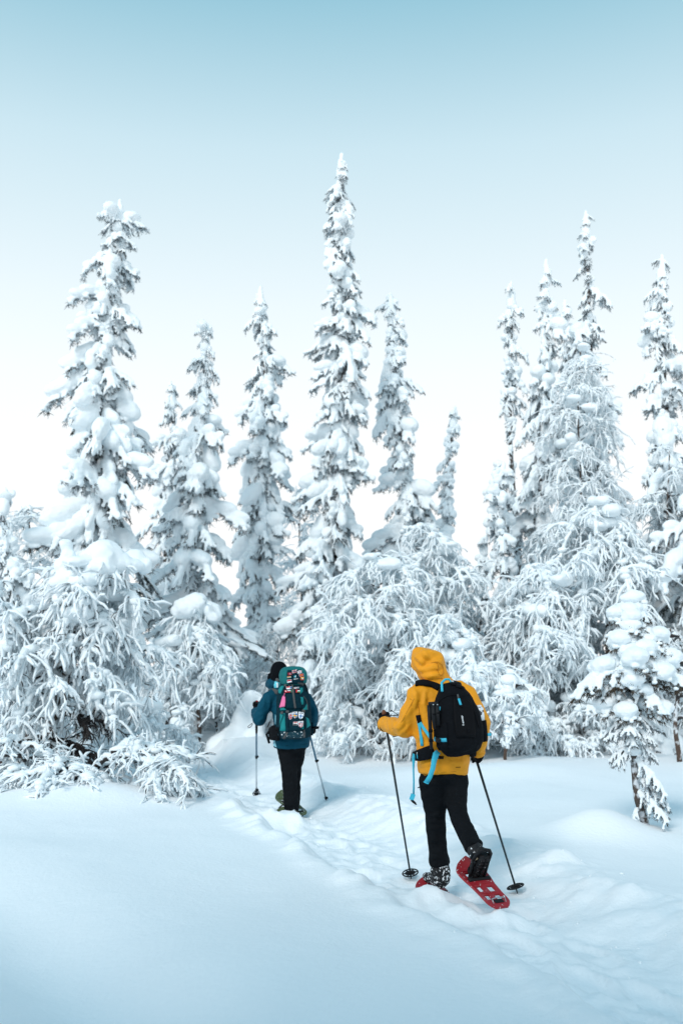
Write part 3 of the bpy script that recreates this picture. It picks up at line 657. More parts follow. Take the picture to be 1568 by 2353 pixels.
def bvh_of(*mes):
    V = []; P = []; n = 0
    for me in mes:
        v, t = mesh_np(me); V += [tuple(x) for x in v]; P += [tuple(int(i) for i in x+n) for x in t]; n += len(v)
    return BVHTree.FromPolygons(V, P)
class Surf:
    def __init__(s, view, Y, *mes): s.v = view; s.Y = Y; s.b = bvh_of(*mes)
    def __call__(s, cx, cy):
        d = s.v.dir(cx, cy); h = s.b.ray_cast(CAM, Vector(d))
        if h[0] is None:
            h = s.b.find_nearest(Vector(s.v(cx, cy, s.Y)))
        n = A(h[1])
        if n @ d > 0: n = -n
        return A(h[0]), n
    def strap(s, pts, width, thick=.004, off=.004, n=14):
        P = np.array(pts, float); L = np.concatenate([[0], np.cumsum(np.hypot(*np.diff(P, axis=0).T))]); u = np.linspace(0, L[-1], n)
        H = [s(np.interp(t, L, P[:, 0]), np.interp(t, L, P[:, 1])) for t in u]
        C = np.array([h+nn*(off+thick/2) for h, nn in H]); N = np.array([nn for _, nn in H])
        for _ in range(2): N[1:-1] = (N[:-2]+2*N[1:-1]+N[2:])/4; C[1:-1] = (C[:-2]+2*C[1:-1]+C[2:])/4
        T = np.gradient(C, axis=0); S = np.cross(T, N); S /= np.linalg.norm(S, axis=1)[:, None]+1e-9; N = np.cross(S, T); N /= np.linalg.norm(N, axis=1)[:, None]+1e-9
        wd = np.broadcast_to(np.asarray(width, float), (n,))[:, None]/2; h = thick/2
        V = np.stack([C-S*wd-N*h, C+S*wd-N*h, C+S*wd+N*h, C-S*wd+N*h], 1).reshape(-1, 3)
        idx = np.arange(n*4).reshape(n, 4); nx = np.roll(idx, -1, 1)
        q_ = np.stack([idx[:-1], nx[:-1], nx[1:], idx[1:]], -1).reshape(-1, 4)
        return MB().add(V, np.vstack([q_, [[0, 3, 2, 1]], [[n*4-4, n*4-3, n*4-2, n*4-1]]]))
    def quad(s, c, off=.003, thick=.003, n=4, m=4, mb=None, mi=0, shape=None):
        """patch lying on the surface; c = corners bl, br, tr, tl in the detail's coordinates; shape(u,v)->(u,v) warps it"""
        bl, br, tr_, tl = [np.array(x, float) for x in c]; mb = mb or MB()
        top = []; bot = []
        for j in range(m+1):
            for i in range(n+1):
                u, v = i/n, j/m
                if shape: u, v = shape(u, v)
                p = bl*(1-u)*(1-v)+br*u*(1-v)+tr_*u*v+tl*(1-u)*v
                h, nn = s(*p); top.append(h+nn*(off+thick)); bot.append(h+nn*(off-.004))
        k = len(top); idx = np.arange(k).reshape(m+1, n+1)
        q_ = np.stack([idx[:-1, :-1], idx[:-1, 1:], idx[1:, 1:], idx[1:, :-1]], -1).reshape(-1, 4)
        ring = list(idx[0, :])+list(idx[1:, -1])+list(idx[-1, -2::-1])+list(idx[-2:0:-1, 0])
        side = [[ring[i]+k, ring[(i+1) % len(ring)]+k, ring[(i+1) % len(ring)], ring[i]] for i in range(len(ring))]
        mb.add(np.array(top+bot), np.vstack([q_, np.array(side)]), mi); return mb
    def text(s, body, c, off=.004, bold=0.0):
        cu = bpy.data.curves.new('lettering', 'FONT'); cu.body = body; cu.size = 1.0; cu.resolution_u = 2; cu.offset = bold
        o = bpy.data.objects.new('lettering_tmp', cu); me = evaluated(o)
        bpy.data.objects.remove(o); V, T = mesh_np(me); lo, hi = V.min(0), V.max(0); U = (V-lo)/(hi-lo+1e-9)
        bl, br, tr_, tl = [np.array(x, float) for x in c]; out_ = []
        for u, v, _ in U:
            h, nn = s(*(bl*(1-u)*(1-v)+br*u*(1-v)+tr_*u*v+tl*(1-u)*v)); out_.append(h+nn*off)
        bpy.data.meshes.remove(me); return MB().add(np.array(out_), T)

def frame(center, fwd, up=(0, 0, 1)):
    f = unit(fwd); r_ = unit(np.cross(f, up)); u = np.cross(r_, f); return A(center), r_, f, u
def fist(center, axis, wrist, s=1.0):
    """gloved hand closed round a pole: palm, four fingers of unequal length curled round it and the thumb against them"""
    c = A(center); ax = unit(axis); wv = A(wrist)-c; wv = wv-ax*(wv @ ax); e1 = unit(wv); e2 = np.cross(ax, e1); mb = MB()
    mb.sphere(c+e1*.034*s, 1, 2) if False else None
    rot = np.stack([e1, e2, ax], 1)
    mb.sphere(c+e1*.036*s, (.026*s, .036*s, .050*s), 2, rot=rot)
    mb.tube([A(wrist), c+e1*.07*s, c+e1*.03*s], [.040*s, .036*s, .03*s], k=10)
    for i, (dz, span, r) in enumerate([(.036, 235, .0115), (.012, 255, .012), (-.012, 245, .0115), (-.034, 215, .010)]):
        a = np.radians(np.linspace(40, 40+span, 9)); rad = .029*s
        mb.tube([c+ax*dz*s+(e1*math.cos(t)+e2*math.sin(t))*rad for t in a], np.linspace(r*1.15, r*.85, 9)*s, k=7)
    a = np.radians(np.linspace(-15, -140, 7))
    mb.tube([c+ax*(.018+.022*j/6)*s+(e1*math.cos(t)+e2*math.sin(t))*.031*s for j, t in enumerate(a)], np.linspace(.0155, .011, 7)*s, k=7)
    return mb

YEL = mat('yellow_shell_fabric', (0.80, 0.315, 0.008), .62, var=.05, vscale=9, bump=.8, bscale=13, spec=.3)
YELD = mat('orange_seam', (0.50, 0.20, 0.008), .7)
BLACKF = mat('black_trouser_fabric', (0.0065, 0.008, 0.010), .9, var=.25, vscale=12, bump=1.0, bscale=15, spec=.08)
BLACKP = mat('black_pack_fabric', (0.0055, 0.0065, 0.0085), .85, var=.2, vscale=30, bump=.5, bscale=22, spec=.08)
BLACKS = mat('black_smooth_panel', (0.004, 0.0045, 0.006), .6, spec=.08)
RUBBER = mat('black_plastic', (0.009, 0.010, 0.012), .55, spec=.2)
CYAN = mat('cyan_webbing', (0.050, 0.48, 0.66), .7, var=.08, vscale=80, bump=.3, bscale=300)
WHITEP = mat('white_print', (0.80, 0.82, 0.84), .6)
RED = mat('red_snowshoe_plastic', (0.33, 0.013, 0.022), .5, vscale=60, col2=(0.85, 0.87, 0.9), thr=(.645, .69), spec=.45)
OLIVE = mat('olive_snowshoe_plastic', (0.085, 0.115, 0.055), .55, vscale=60, col2=(0.85, .87, .9), thr=(.64, .68))
SNOWY = mat('snow_flecked_black', (0.012, 0.013, 0.015), .75, vscale=55, col2=(0.88, .9, .92), thr=(.555, .62), bump=.6, bscale=60, detail=6)
FLECK = mat('lightly_flecked_black', (0.014, 0.014, 0.016), .6, vscale=60, col2=(0.85, .87, .9), thr=(.66, .69), bump=.3, bscale=40, detail=6)
STEEL = mat('bare_metal', (0.55, 0.58, 0.60), .35, metal=1.0)
CARBON = mat('dark_pole_metal', (0.012, 0.022, 0.028), .35, spec=.5, vscale=40, col2=(.12, .08, .06), thr=(.68, .72))
CORK = mat('brown_cork', (0.16, 0.065, 0.035), .8, var=.3, vscale=80)
SKIN = mat('skin', (0.62, 0.38, 0.28), .55, var=.05)
TAN = mat('tan_sole_edge', (0.48, 0.36, 0.24), .7)
TEALJ = mat('deep_teal_jacket', (0.002, 0.058, 0.098), .75, var=.15, vscale=8, bump=.8, bscale=13, spec=.12)
ICE = mat('pale_blue_side_panel', (0.30, 0.66, 0.80), .7)
TEAL = mat('teal_pack_fabric', (0.004, 0.135, 0.140), .8, var=.15, vscale=25, bump=.35, bscale=30)
TEALL = mat('bright_teal_pack_panel', (0.006, 0.21, 0.22), .8, var=.1, vscale=25, bump=.3, bscale=30)
NAVY = mat('dark_petrol_pack_fabric', (0.003, 0.024, 0.036), .85, var=.15, vscale=25, bump=.5, bscale=28, spec=.08)
NAVYS = mat('petrol_fabric_snow_dusted', (0.004, 0.038, 0.055), .75, vscale=38, col2=(.85, .88, .9), thr=(.60, .63), detail=6)
GREYW = mat('grey_webbing', (0.075, 0.078, 0.080), .75, var=.1, vscale=60)
BEANIE = mat('black_knit', (0.005, 0.006, 0.008), .95, bump=.5, bscale=90, spec=.05)
PINK = mat('pink_plastic', (0.78, 0.17, 0.36), .5)
def flat(name, c): return mat(name, lin(c), .7)
PR, PWt, PB, PY, PN, PG, PO, PK = [flat('patch_'+n, c) for n, c in [('red', (190, 35, 45)), ('white', (235, 238, 242)), ('blue', (20, 110, 170)), ('yellow', (245, 180, 50)), ('navy', (25, 40, 75)), ('green', (20, 120, 70)), ('orange', (235, 140, 50)), ('black', (20, 20, 22))]]
BOTTLE = mat('clear_bottle', (0.70, 0.76, 0.80), .15, vscale=30, col2=(.03, .035, .04), thr=(.50, .53), spec=.6)
AQUA = mat('aqua_bottle', (0.10, 0.55, 0.66), .25, spec=.6)

def curve_plate(name, loops, extrude, bevel, mats, warp):
    """flat plate with holes from outlines, thickened and rounded, then bent by warp(x, y, z)"""
    cu = bpy.data.curves.new(name, 'CURVE'); cu.dimensions = '2D'; cu.fill_mode = 'BOTH'; cu.extrude = extrude; cu.bevel_depth = bevel; cu.bevel_resolution = 1
    for lp in loops:
        sp = cu.splines.new('POLY'); sp.points.add(len(lp)-1); sp.use_cyclic_u = True
        for p, (x, y) in zip(sp.points, lp): p.co = (x, y, 0, 1)
    o = bpy.data.objects.new(name+'_tmp', cu); me = evaluated(o); bpy.data.objects.remove(o); bpy.data.curves.remove(cu)
    V, T = mesh_np(me); bpy.data.meshes.remove(me)
    V = np.array([warp(*v) for v in V]); return MB().add(V, T)

def snowshoe(front, tail, mat_, label, name='snowshoe', cleat=True, decal=True):
    f, t = A(front), A(tail); L = np.linalg.norm(f-t); yv = unit(f-t); xv = unit(np.cross(yv, (0, 0, 1))); zv = np.cross(xv, yv)
    s_ = np.array([0, .03, .1, .3, .5, .62, .75, .88, .96, 1.0]); w_ = np.array([.045, .068, .086, .086, .092, .104, .110, .100, .070, .0])
    ss = np.linspace(0, 1, 34); ww = np.interp(ss, s_, w_); ww[1:-1] = (ww[:-2]+2*ww[1:-1]+ww[2:])/4
    outline = [(a, b*L) for a, b in zip(ww, ss)]+[(-a, b*L) for a, b in zip(ww[::-1], ss[::-1])]
    def hole(x0, x1, y0, y1, sk=0): return [(x0, y0*L), (x1, (y0+sk)*L), (x1, (y1+sk)*L), (x0, y1*L)]
    loops = [outline, hole(.014, .066, .16, .29, -.01), hole(-.066, -.014, .16, .29, .01), hole(.014, .068, .345, .49, -.02), hole(-.068, -.014, .345, .49, .02), hole(-.06, .06, .66, .82)]
    def warp(x, y, z):
        q_ = y/L; return t+xv*x+yv*y+zv*(z+.07*max(0, (q_-.82)/.18)**2+.012*(abs(x)/.1)**2)
    root = empty(name, tuple((f+t)/2), label, 'snowshoe', 'snowshoes on the hikers\' feet')
    deck = curve_plate('deck', loops, .005, .004, [mat_], warp); d = put('deck', deck.mesh('deck', [mat_], smooth=False), root, world=True)
    def P(x, q_, z): return A(warp(x, q_*L, z))
    mb = MB(); mb.tube([P(-.085, .60, .016), P(-.05, .60, .02), P(.05, .60, .02), P(.085, .60, .016)], [.018, .014, .014, .018], k=8); put('toe_hinge', mb.mesh('toe_hinge', [RUBBER]), root, world=True)
    mb = MB(); mb.box(P(0, .10, .012), (.036, .018, .008), rot=np.stack([xv, yv, zv], 1)); put('heel_plate', mb.mesh('heel_plate', [RUBBER], smooth=False), root, world=True)
    mb = MB(); mb.tube([P(-.05, .06, .008), P(-.052, .12, .03), P(0, .135, .035), P(.052, .12, .03), P(.05, .06, .008)], .004, k=6); put('heel_lift_wire', mb.mesh('heel_lift_wire', [STEEL]), root, world=True)
    if decal:
        mb = MB(); V = [P(-.07, .86, .0105), P(.02, .86, .0105), P(.02, .93, .0105), P(-.05, .93, .0105)]; mb.add(np.array(V), [[0, 1, 2, 3]]); put('decal', mb.mesh('decal', [WHITEP]), root, world=True)
    if cleat:
        for x in (-.04, .04):
            mb = MB(); mb.add(np.array([P(x, .50, -.004), P(x, .56, -.004), P(x, .53, -.03), P(x+.004, .50, -.004), P(x+.004, .56, -.004), P(x+.004, .53, -.03)]), [[0, 1, 2], [3, 5, 4]]).add(np.array([P(x, .50, -.004), P(x, .53, -.03), P(x+.004, .53, -.03), P(x+.004, .50, -.004)]), [[0, 1, 2, 3]])
            put('cleat', mb.mesh('cleat', [STEEL], smooth=False), root, world=True)
    return root, P

def pole(top, tip, label, shaft, grip, rtop=.0105, rtip=.007, basket='disc', locks=(), lock_mat=RUBBER, lower=None, grip_len=.12, strap=None, bask_r=.062, split=None):
    tp, bt = A(top), A(tip); d = unit(bt-tp); L = np.linalg.norm(bt-tp)
    root = empty('trekking_pole', tuple(bt), label, 'ski pole', 'poles carried by the hikers')
    g0 = grip_len/L
    def P(q_): return tp+(bt-tp)*q_
    mb = MB()
    if split:
        mb.tube([P(g0*.5), P(split)], rtop, k=10); put('upper_shaft', mb.mesh('upper_shaft', [shaft]), root, world=True)
        mb = MB(); mb.tube([P(split-.02), P(1-.04/L)], [rtip*1.15, rtip], k=10); put('lower_shaft', mb.mesh('lower_shaft', [lower or shaft]), root, world=True)
    else:
        mb.tube([P(g0*.5), P(.5), P(1-.04/L)], [rtop, (rtop+rtip)/2, rtip], k=10); put('shaft', mb.mesh('shaft', [shaft]), root, world=True)
    mb = MB(); n = 9; rr = [.010, .0175, .0185, .0165, .0155, .0165, .0155, .016, .012]
    mb.tube([P(g0*i/(n-1)) for i in range(n)], rr, k=10); put('grip', mb.mesh('grip', [grip]), root, world=True)
    for q_ in locks:
        mb = MB(); mb.tube([P(q_-.018), P(q_-.012), P(q_+.012), P(q_+.018)], [.010, .016, .016, .010], k=10); c = P(q_); mb.box(c+np.array([.017, -.004, .003]), (.010, .008, .011)); put('clamp_lock', mb.mesh('clamp_lock', [lock_mat]), root, world=True)
    mb = MB(); mb.tube([P(1-.05/L), bt], [rtip, .003], k=8); put('tip', mb.mesh('tip', [RUBBER]), root, world=True)
    if basket:
        c = P(1-.055/L); e1 = unit(np.cross(d, (0, 1, 0.1))); e2 = np.cross(d, e1); mb = MB()
        a = np.linspace(0, 2*np.pi, 25)
        rr = bask_r*(1+(.10 if basket == 'star' else 0)*np.cos(a*6)); dip = .012 if basket == 'star' else 0
        mb.tube([c+(e1*math.cos(t)+e2*math.sin(t))*r_+d*dip for t, r_ in zip(a, rr)], .0055, k=6, caps=False)
        for t in np.arange(6)*np.pi/3: mb.tube([c, c+(e1*math.cos(t)+e2*math.sin(t))*bask_r+d*dip], [.006, .0045], k=5)
        mb.tube([c-d*.015, c+d*.012], .013, k=8)
        n = 24; ring = [c+(e1*math.cos(t)+e2*math.sin(t))*bask_r*.72+d*dip*.7 for t in a[:-1]]
        V = np.array([c+d*.002]+ring); mb.add(V, [[0, i+1, (i+1) % n+1] for i in range(n)])
        put('basket', mb.mesh('basket', [RUBBER]), root, world=True)
    if strap is not None:
        mb = MB(); mb.tube(strap, .004, k=6, caps=False); put('wrist_strap', mb.mesh('wrist_strap', [RUBBER]), root, world=True)
    return root

def person_body(root, head, f, r_, up, parts, hs=1.0):
    """one continuous body under the clothes, with head, nose, brow, ears and chin"""
    b = MB(); h = A(head); rot = np.stack([r_, f, up], 1)
    b.sphere(h+up*.02*hs, (.074*hs, .092*hs, .088*hs), 3, rot=rot); b.sphere(h-up*.045*hs+f*.018*hs, (.058*hs, .072*hs, .07*hs), 3, rot=rot)
    b.sphere(h-up*.012*hs+f*.100*hs, (.013*hs, .020*hs, .026*hs), 2, rot=rot)          # nose
    b.sphere(h+up*.022*hs+f*.080*hs, (.050*hs, .018*hs, .010*hs), 2, rot=rot)          # brow
    b.sphere(h-up*.060*hs+f*.084*hs, (.024*hs, .012*hs, .007*hs), 2, rot=rot)          # mouth
    for sg in (-1, 1): b.sphere(h+r_*sg*.076*hs-f*.005, (.010*hs, .02*hs, .032*hs), 2, rot=rot)
    for pts, ra, rb in parts: b.tube(pts, ra, rb, ref=r_, k=14)
    return put('body', fuse(b, 'body', .012, [SKIN], smooth=2), root, world=True)

def folds(me, S, lines, voxel, mats, r=.011):
    """raise creases along the given lines of a garment and melt them into it"""
    V, T = mesh_np(me); mb = MB().add(V, T)
    for ln in lines:
        P = np.array(ln, float); L = np.concatenate([[0], np.cumsum(np.hypot(*np.diff(P, axis=0).T))]); u = np.linspace(0, L[-1], 9); pts = []
        for t in u:
            h, n = S(np.interp(t, L, P[:, 0]), np.interp(t, L, P[:, 1])); pts.append(h-n*r*.10)
        mb.tube(pts, r*np.array([.3, .7, 1, 1, 1.1, 1, .9, .6, .3]), k=8)
    m2 = fuse(mb, me.name, voxel, mats, smooth=2, factor=.5); bpy.data.meshes.remove(me); return m2

# ================================================================== hiker in yellow
def yellow():
    yaw = R(20); f = np.array([-math.sin(yaw), math.cos(yaw), 0]); r_ = np.array([math.cos(yaw), math.sin(yaw), 0]); up = np.array([0, 0, 1.])
    foot = C1(740, 2085, 7.55)
    root = empty('person', (foot[0], 7.5, gz(foot[0], 7.5)), 'hiker in hooded yellow jacket and black trousers stepping along with one heel raised', 'person', 'hikers on the trail')
    Sl, El, Wl = C1(520, 545, 7.44), C1(428, 798, 7.50), C1(268, 765, 7.80)
    Sr, Er, Wr = C1(925, 535, 7.60), C1(1048, 765, 7.46), C1(1012, 985, 7.58)
    tor = [(738, 1166, 7.50, .186, .136), (740, 1060, 7.50, .196, .142), (738, 950, 7.50, .205, .146), (732, 800, 7.52, .222, .152), (725, 650, 7.54, .230, .152), (715, 545, 7.56, .220, .138), (700, 478, 7.575, .170, .118), (688, 425, 7.585, .106, .100), (672, 385, 7.59, .098, .096)]
    headc = C1(622, 265, 7.63)
    legL = [(655, 1160, 7.50, .090), (655, 1215, 7.50, .106), (664, 1330, 7.53, .100), (676, 1480, 7.58, .080), (680, 1560, 7.59, .074), (686, 1680, 7.60, .072), (698, 1800, 7.61, .076), (708, 1870, 7.61, .081), (712, 1900, 7.61, .079)]
    legR = [(832, 1160, 7.52, .086), (840, 1210, 7.51, .100), (842, 1320, 7.50, .086), (845, 1420, 7.46, .076), (862, 1490, 7.42, .073), (900, 1590, 7.34, .069), (945, 1680, 7.26, .069), (980, 1745, 7.20, .068)]
    sc = lambda L, k: ([C1(a, b, y) for a, b, y, *_ in L], [x[3]*k for x in L])
    person_body(root, headc+f*.02, f, r_, up, [
        ([C1(a, b, y) for a, b, y, *_ in tor]+[headc], [t[3]*.78 for t in tor]+[.06], [t[4]*.78 for t in tor]+[.06]),
        ([C1(715, 545, 7.56), Sl, El, Wl], [.06, .052, .042, .032], None), ([C1(715, 545, 7.56), Sr, Er, Wr], [.06, .052, .042, .032], None),
        (sc(legL, .7)[0]+[C1(715, 2000, 7.61)], sc(legL, .7)[1]+[.045], None), (sc(legR, .7)[0]+[C1(992, 1800, 7.14)], sc(legR, .7)[1]+[.04], None)])
    # trousers
    t = MB(); t.sphere(C1(738, 1165, 7.5), (.168, .120, .08), 3)
    for Lg in (legL, legR): t.tube(*sc(Lg, 1.0), k=18)
    t.tube([C1(975, 1738, 7.205), C1(988, 1752, 7.19), C1(998, 1768, 7.18)], [.071, .076, .070], k=16)
    tm = fuse(t, 'trousers', .013, [BLACKF], smooth=4, disp=[(.11, .026), (.045, .014)]); ST = Surf(C1, 7.4, tm)
    tm = folds(tm, ST, [[(600, 1560), (660, 1545), (740, 1560)], [(610, 1600), (690, 1590), (745, 1610)], [(640, 1840), (700, 1825), (760, 1850)], [(630, 1780), (690, 1800), (740, 1785)], [(770, 1440), (830, 1425), (900, 1440)], [(790, 1480), (850, 1465), (905, 1475)], [(580, 1260), (660, 1230), (750, 1260)], [(880, 1690), (930, 1660), (990, 1690)], [(900, 1730), (950, 1700), (1000, 1720)], [(655, 1500), (720, 1480), (755, 1500)], [(620, 1690), (680, 1700), (745, 1680)]], .011, [BLACKF], r=.017)
    put('trousers', tm, root, world=True)
    # jacket with its hood up
    j = MB(); P = [C1(a, b, y) for a, b, y, *_ in tor]; j.tube(P, [t_[3] for t_ in tor], [t_[4] for t_ in tor], ref=r_, k=26, n=2.3)
    j.tube([C1(600, 500, 7.5), Sl, (Sl*.5+El*.5), El, (El*.55+Wl*.45), Wl], [.088, .084, .077, .074, .068, .058], k=18)
    j.sphere(El+np.array([.0, 0, -.01]), .074, 2)
    j.tube([C1(830, 500, 7.58), Sr, (Sr*.5+Er*.5), Er, (Er*.5+Wr*.5), Wr], [.088, .084, .076, .070, .064, .056], k=18)
    hood = [(690, 430, 7.585, .104, .100), (668, 388, 7.59, .100, .104), (648, 345, 7.60, .104, .110), (634, 300, 7.605, .110, .118), (620, 262, 7.61, .117, .122), (614, 220, 7.61, .116, .122), (616, 185, 7.61, .108, .114), (620, 162, 7.61, .080, .09)]
    j.tube([C1(a, b, y) for a, b, y, *_ in hood], [h[3] for h in hood], [h[4] for h in hood], ref=r_, k=22, n=2.6)
    j.tube([C1(520, 195, 7.66), C1(500, 245, 7.67), C1(488, 292, 7.67), C1(512, 320, 7.66)], [.018, .022, .018, .02], k=8)
    j.tube([C1(548, 300, 7.60), C1(590, 306, 7.52), C1(640, 300, 7.485), C1(700, 285, 7.50), C1(742, 300, 7.58)], [.012, .016, .016, .016, .012], k=8)
    j.tube([C1(560, 395, 7.60), C1(610, 402, 7.50), C1(670, 396, 7.475), C1(730, 392, 7.50), C1(762, 396, 7.58)], [.014, .018, .018, .018, .014], k=8)
    jk = fuse(j, 'jacket', .0115, [YEL], smooth=3, disp=[(.13, .028), (.05, .015)]); S = Surf(C1, 7.4, jk)
    jk = folds(jk, S, [[(400, 850), (430, 800), (480, 770)], [(370, 830), (400, 770), (430, 740)], [(330, 720), (350, 770), (345, 830)], [(300, 710), (310, 770), (300, 820)], [(480, 560), (470, 640), (440, 720)], [(560, 560), (570, 650), (600, 720)],
        [(545, 760), (590, 850), (620, 900)], [(530, 900), (560, 860), (600, 830)], [(520, 640), (535, 700), (520, 780)], [(520, 190), (560, 215), (575, 260), (560, 300)], [(600, 165), (640, 190), (690, 200)], [(560, 175), (575, 205), (600, 230)],
        [(510, 270), (545, 320), (600, 345), (660, 335)], [(560, 360), (620, 372), (690, 360), (740, 345)], [(700, 215), (725, 240), (735, 270)], [(560, 1090), (640, 1075), (720, 1090)], [(780, 1060), (860, 1080), (930, 1060)], [(545, 1010), (570, 1060), (565, 1120)],
        [(1020, 640), (1050, 720), (1070, 790)], [(1000, 900), (1030, 930), (1060, 920)], [(990, 960), (1020, 975), (1060, 955)], [(450, 650), (420, 720), (415, 790)]], .0095, [YEL], r=.019)
    S = Surf(C1, 7.4, jk)
    jk = folds(jk, S, [[(505, 215), (545, 235), (575, 275), (565, 310)], [(575, 165), (600, 215), (640, 235)], [(640, 250), (690, 262), (735, 280)], [(520, 315), (580, 330), (650, 312), (735, 305)], [(545, 365), (610, 385), (690, 372), (750, 380)], [(500, 470), (520, 560), (500, 660)], [(590, 500), (580, 600), (620, 700)], [(420, 740), (380, 790), (340, 800)]], .0095, [YEL], r=.024)
    jo = put('jacket', jk, root, world=True); S = Surf(C1, 7.4, jk)
    put('hood_drawcord', MB().tube([S(*p)[0]+S(*p)[1]*.004 for p in [(672, 262), (690, 272), (696, 300), (694, 340), (705, 368), (725, 372), (738, 355), (735, 320), (728, 290), (700, 268)]], .0022, k=5).mesh('hood_drawcord', [YELD]), jo)
    for nm, pts in [('hood_seam', [(640, 272), (665, 268), (690, 263), (700, 266)]), ('sleeve_seam', [(470, 560), (520, 590), (545, 640), (550, 720), (530, 760)]), ('sleeve_seam', [(505, 560), (450, 660), (400, 760), (330, 800)]), ('hem_seam', [(545, 1140), (650, 1148), (760, 1150), (860, 1146), (938, 1132)]), ('hood_seam', [(520, 330), (560, 380), (575, 420)]), ('collar_seam', [(585, 412), (660, 400), (730, 396)])]:
        put(nm, S.strap(pts, .004, thick=.002, off=.0, n=12).mesh(nm, [YELD]), jo)
    put('lettering', S.text('WEDZE', [(836, 1116), (874, 1115), (874, 1105), (836, 1106)], bold=.02).mesh('lettering', [BLACKS]), jo)
    put('lettering', S.text('RECCO', [(733, 449), (768, 446), (768, 435), (733, 438)], bold=.02).mesh('lettering', [BLACKS]), jo)
    put('drawcord_loop', MB().tube([C1(x, y, 7.35) for x, y in [(580, 1158), (582, 1172), (594, 1178), (606, 1172), (606, 1160)]], .002, k=5).mesh('drawcord_loop', [YELD]), jo)
    # cuffs, gloves
    for nm, W, E in (('cuff', Wl, El), ('cuff', Wr, Er)):
        d = unit(W-E); mb = MB(); mb.tube([W-d*.02, W-d*.005, W+d*.022], [.058, .061, .055], k=16); put(nm, fuse(mb, nm, .008, [YEL], smooth=1, disp=[(.05, .006)]), jo)
    ptop, ptip = C1(259, 652, 7.93), ground_hit(C1, 482, 2012, 6.0)
    rtop, rtip = C1(985, 990, 7.66), ground_hit(C1, 1336, 2130, 5.5)
    axl, axr = unit(ptop-ptip), unit(rtop-rtip)
    hl = ptop-axl*.075; hr = rtop-axr*.03
    g1 = fist(hl, axl, Wl+unit(Wl-El)*.0, 1.12); g1.tube([Wl-unit(Wl-El)*.03, Wl+unit(Wl-El)*.03], [.058, .055], k=14)
    put('glove', fuse(g1, 'glove', .0065, [BLACKP], smooth=2), root, world=True)
    g2 = fist(hr, axr, Wr, 1.12); g2.tube([Wr-unit(Wr-Er)*.03, Wr+unit(Wr-Er)*.03], [.054, .050], k=14)
    put('glove', fuse(g2, 'glove', .0065, [BLACKP], smooth=2), root, world=True)
    # boots
    hL = C1(722, 2075, 7.57); b = MB(); b.tube([C1(712, 1880, 7.61), C1(716, 1950, 7.61), C1(722, 2010, 7.61), hL+f*.05+up*.03], [.066, .074, .068, .062], k=14)
    b.tube([hL+up*.04-f*.01, hL+f*.10+up*.04, hL+f*.20+up*.03, hL+f*.27+up*.028], [.045, .050, .048, .03], [.05, .048, .036, .024], ref=r_, k=14)
    put('boot', fuse(b, 'boot', .009, [SNOWY], smooth=2, disp=[(.05, .014), (.02, .01)]), root, world=True)
    toe, heel, ank = C1(992, 2020, 7.20), C1(1070, 1845, 7.03), C1(992, 1775, 7.17)
    fa = unit(toe-heel); sn_ = unit(np.cross(fa, np.cross(up-f*.2, fa))); lat = np.cross(fa, sn_)      # sn_: from the sole to the instep
    if sn_ @ (ank-heel) < 0: sn_ = -sn_; lat = -lat
    b = MB(); b.tube([heel+sn_*.045-fa*.012, heel+fa*.05+sn_*.055, heel+fa*.13+sn_*.055, heel+fa*.2+sn_*.042, toe+sn_*.03+fa*.02], [.034, .042, .047, .046, .026], [.042, .055, .05, .038, .022], ref=lat, k=16)
    b.tube([C1(985, 1750, 7.19), ank, heel+fa*.05+sn_*.06], [.062, .058, .05], k=16)
    bo = put('boot', fuse(b, 'boot', .009, [FLECK], smooth=2, disp=[(.04, .008)]), root, world=True)
    so = MB(); so.tube([heel-fa*.018+sn_*.006, heel+fa*.05+sn_*.004, heel+fa*.12+sn_*.010, heel+fa*.2+sn_*.006, toe+fa*.03+sn_*.012], [.032, .038, .036, .044, .024], [.014, .015, .013, .013, .010], ref=lat, k=14, n=3)
    put('sole', so.mesh('sole', [RUBBER]), bo)
    for i, q_ in enumerate(np.linspace(.0, .22, 7)):
        for sg in (-1, 1):
            put('lug', MB().box(heel+fa*q_+lat*sg*.018-sn_*.012, (.011, .009, .007), rot=np.stack([lat, fa, sn_], 1)).mesh('lug', [FLECK], smooth=False), bo)
    left = -lat if (-lat) @ r_ < 0 else lat
    put('sole_edge', MB().ribbon([heel+fa*q_+left*w__+sn_*(.02+h__) for q_, w__, h__ in [(.02, .040, .0), (.06, .0455, .012), (.10, .049, .010), (.15, .051, .0), (.2, .049, -.004)]], .014, .005, sn_).mesh('sole_edge', [TAN]), bo)
    # snowshoes
    s1, P1 = snowshoe(C1(900, 1908, 7.30), C1(1212, 2240, 6.90), RED, 'red plastic snowshoe tipped up under the raised heel of the yellow-jacketed hiker')
    s2, P2 = snowshoe(C1(592, 2006, 7.80)-up*.055, C1(820, 2182, 7.22)-up*.09, RED, 'red snowshoe sunk in snow under the planted foot of the yellow-jacketed hiker')
    # bindings of the raised one: strap across the instep, heel cup, ratchets
    ring = lambda c, a, b_, n=13: [c+lat*math.cos(t)*a+sn_*math.sin(t)*b_ for t in np.linspace(R(-35), R(215), n)]
    put('instep_strap', MB().ribbon(ring(heel+fa*.06+sn_*.045, .060, .072), .026, .006, fa).mesh('instep_strap', [RUBBER]), s1, world=True)
    put('toe_strap', MB().ribbon(ring(heel+fa*.18+sn_*.025, .062, .050), .022, .006, fa).mesh('toe_strap', [RUBBER]), s1, world=True)
    hc = MB()
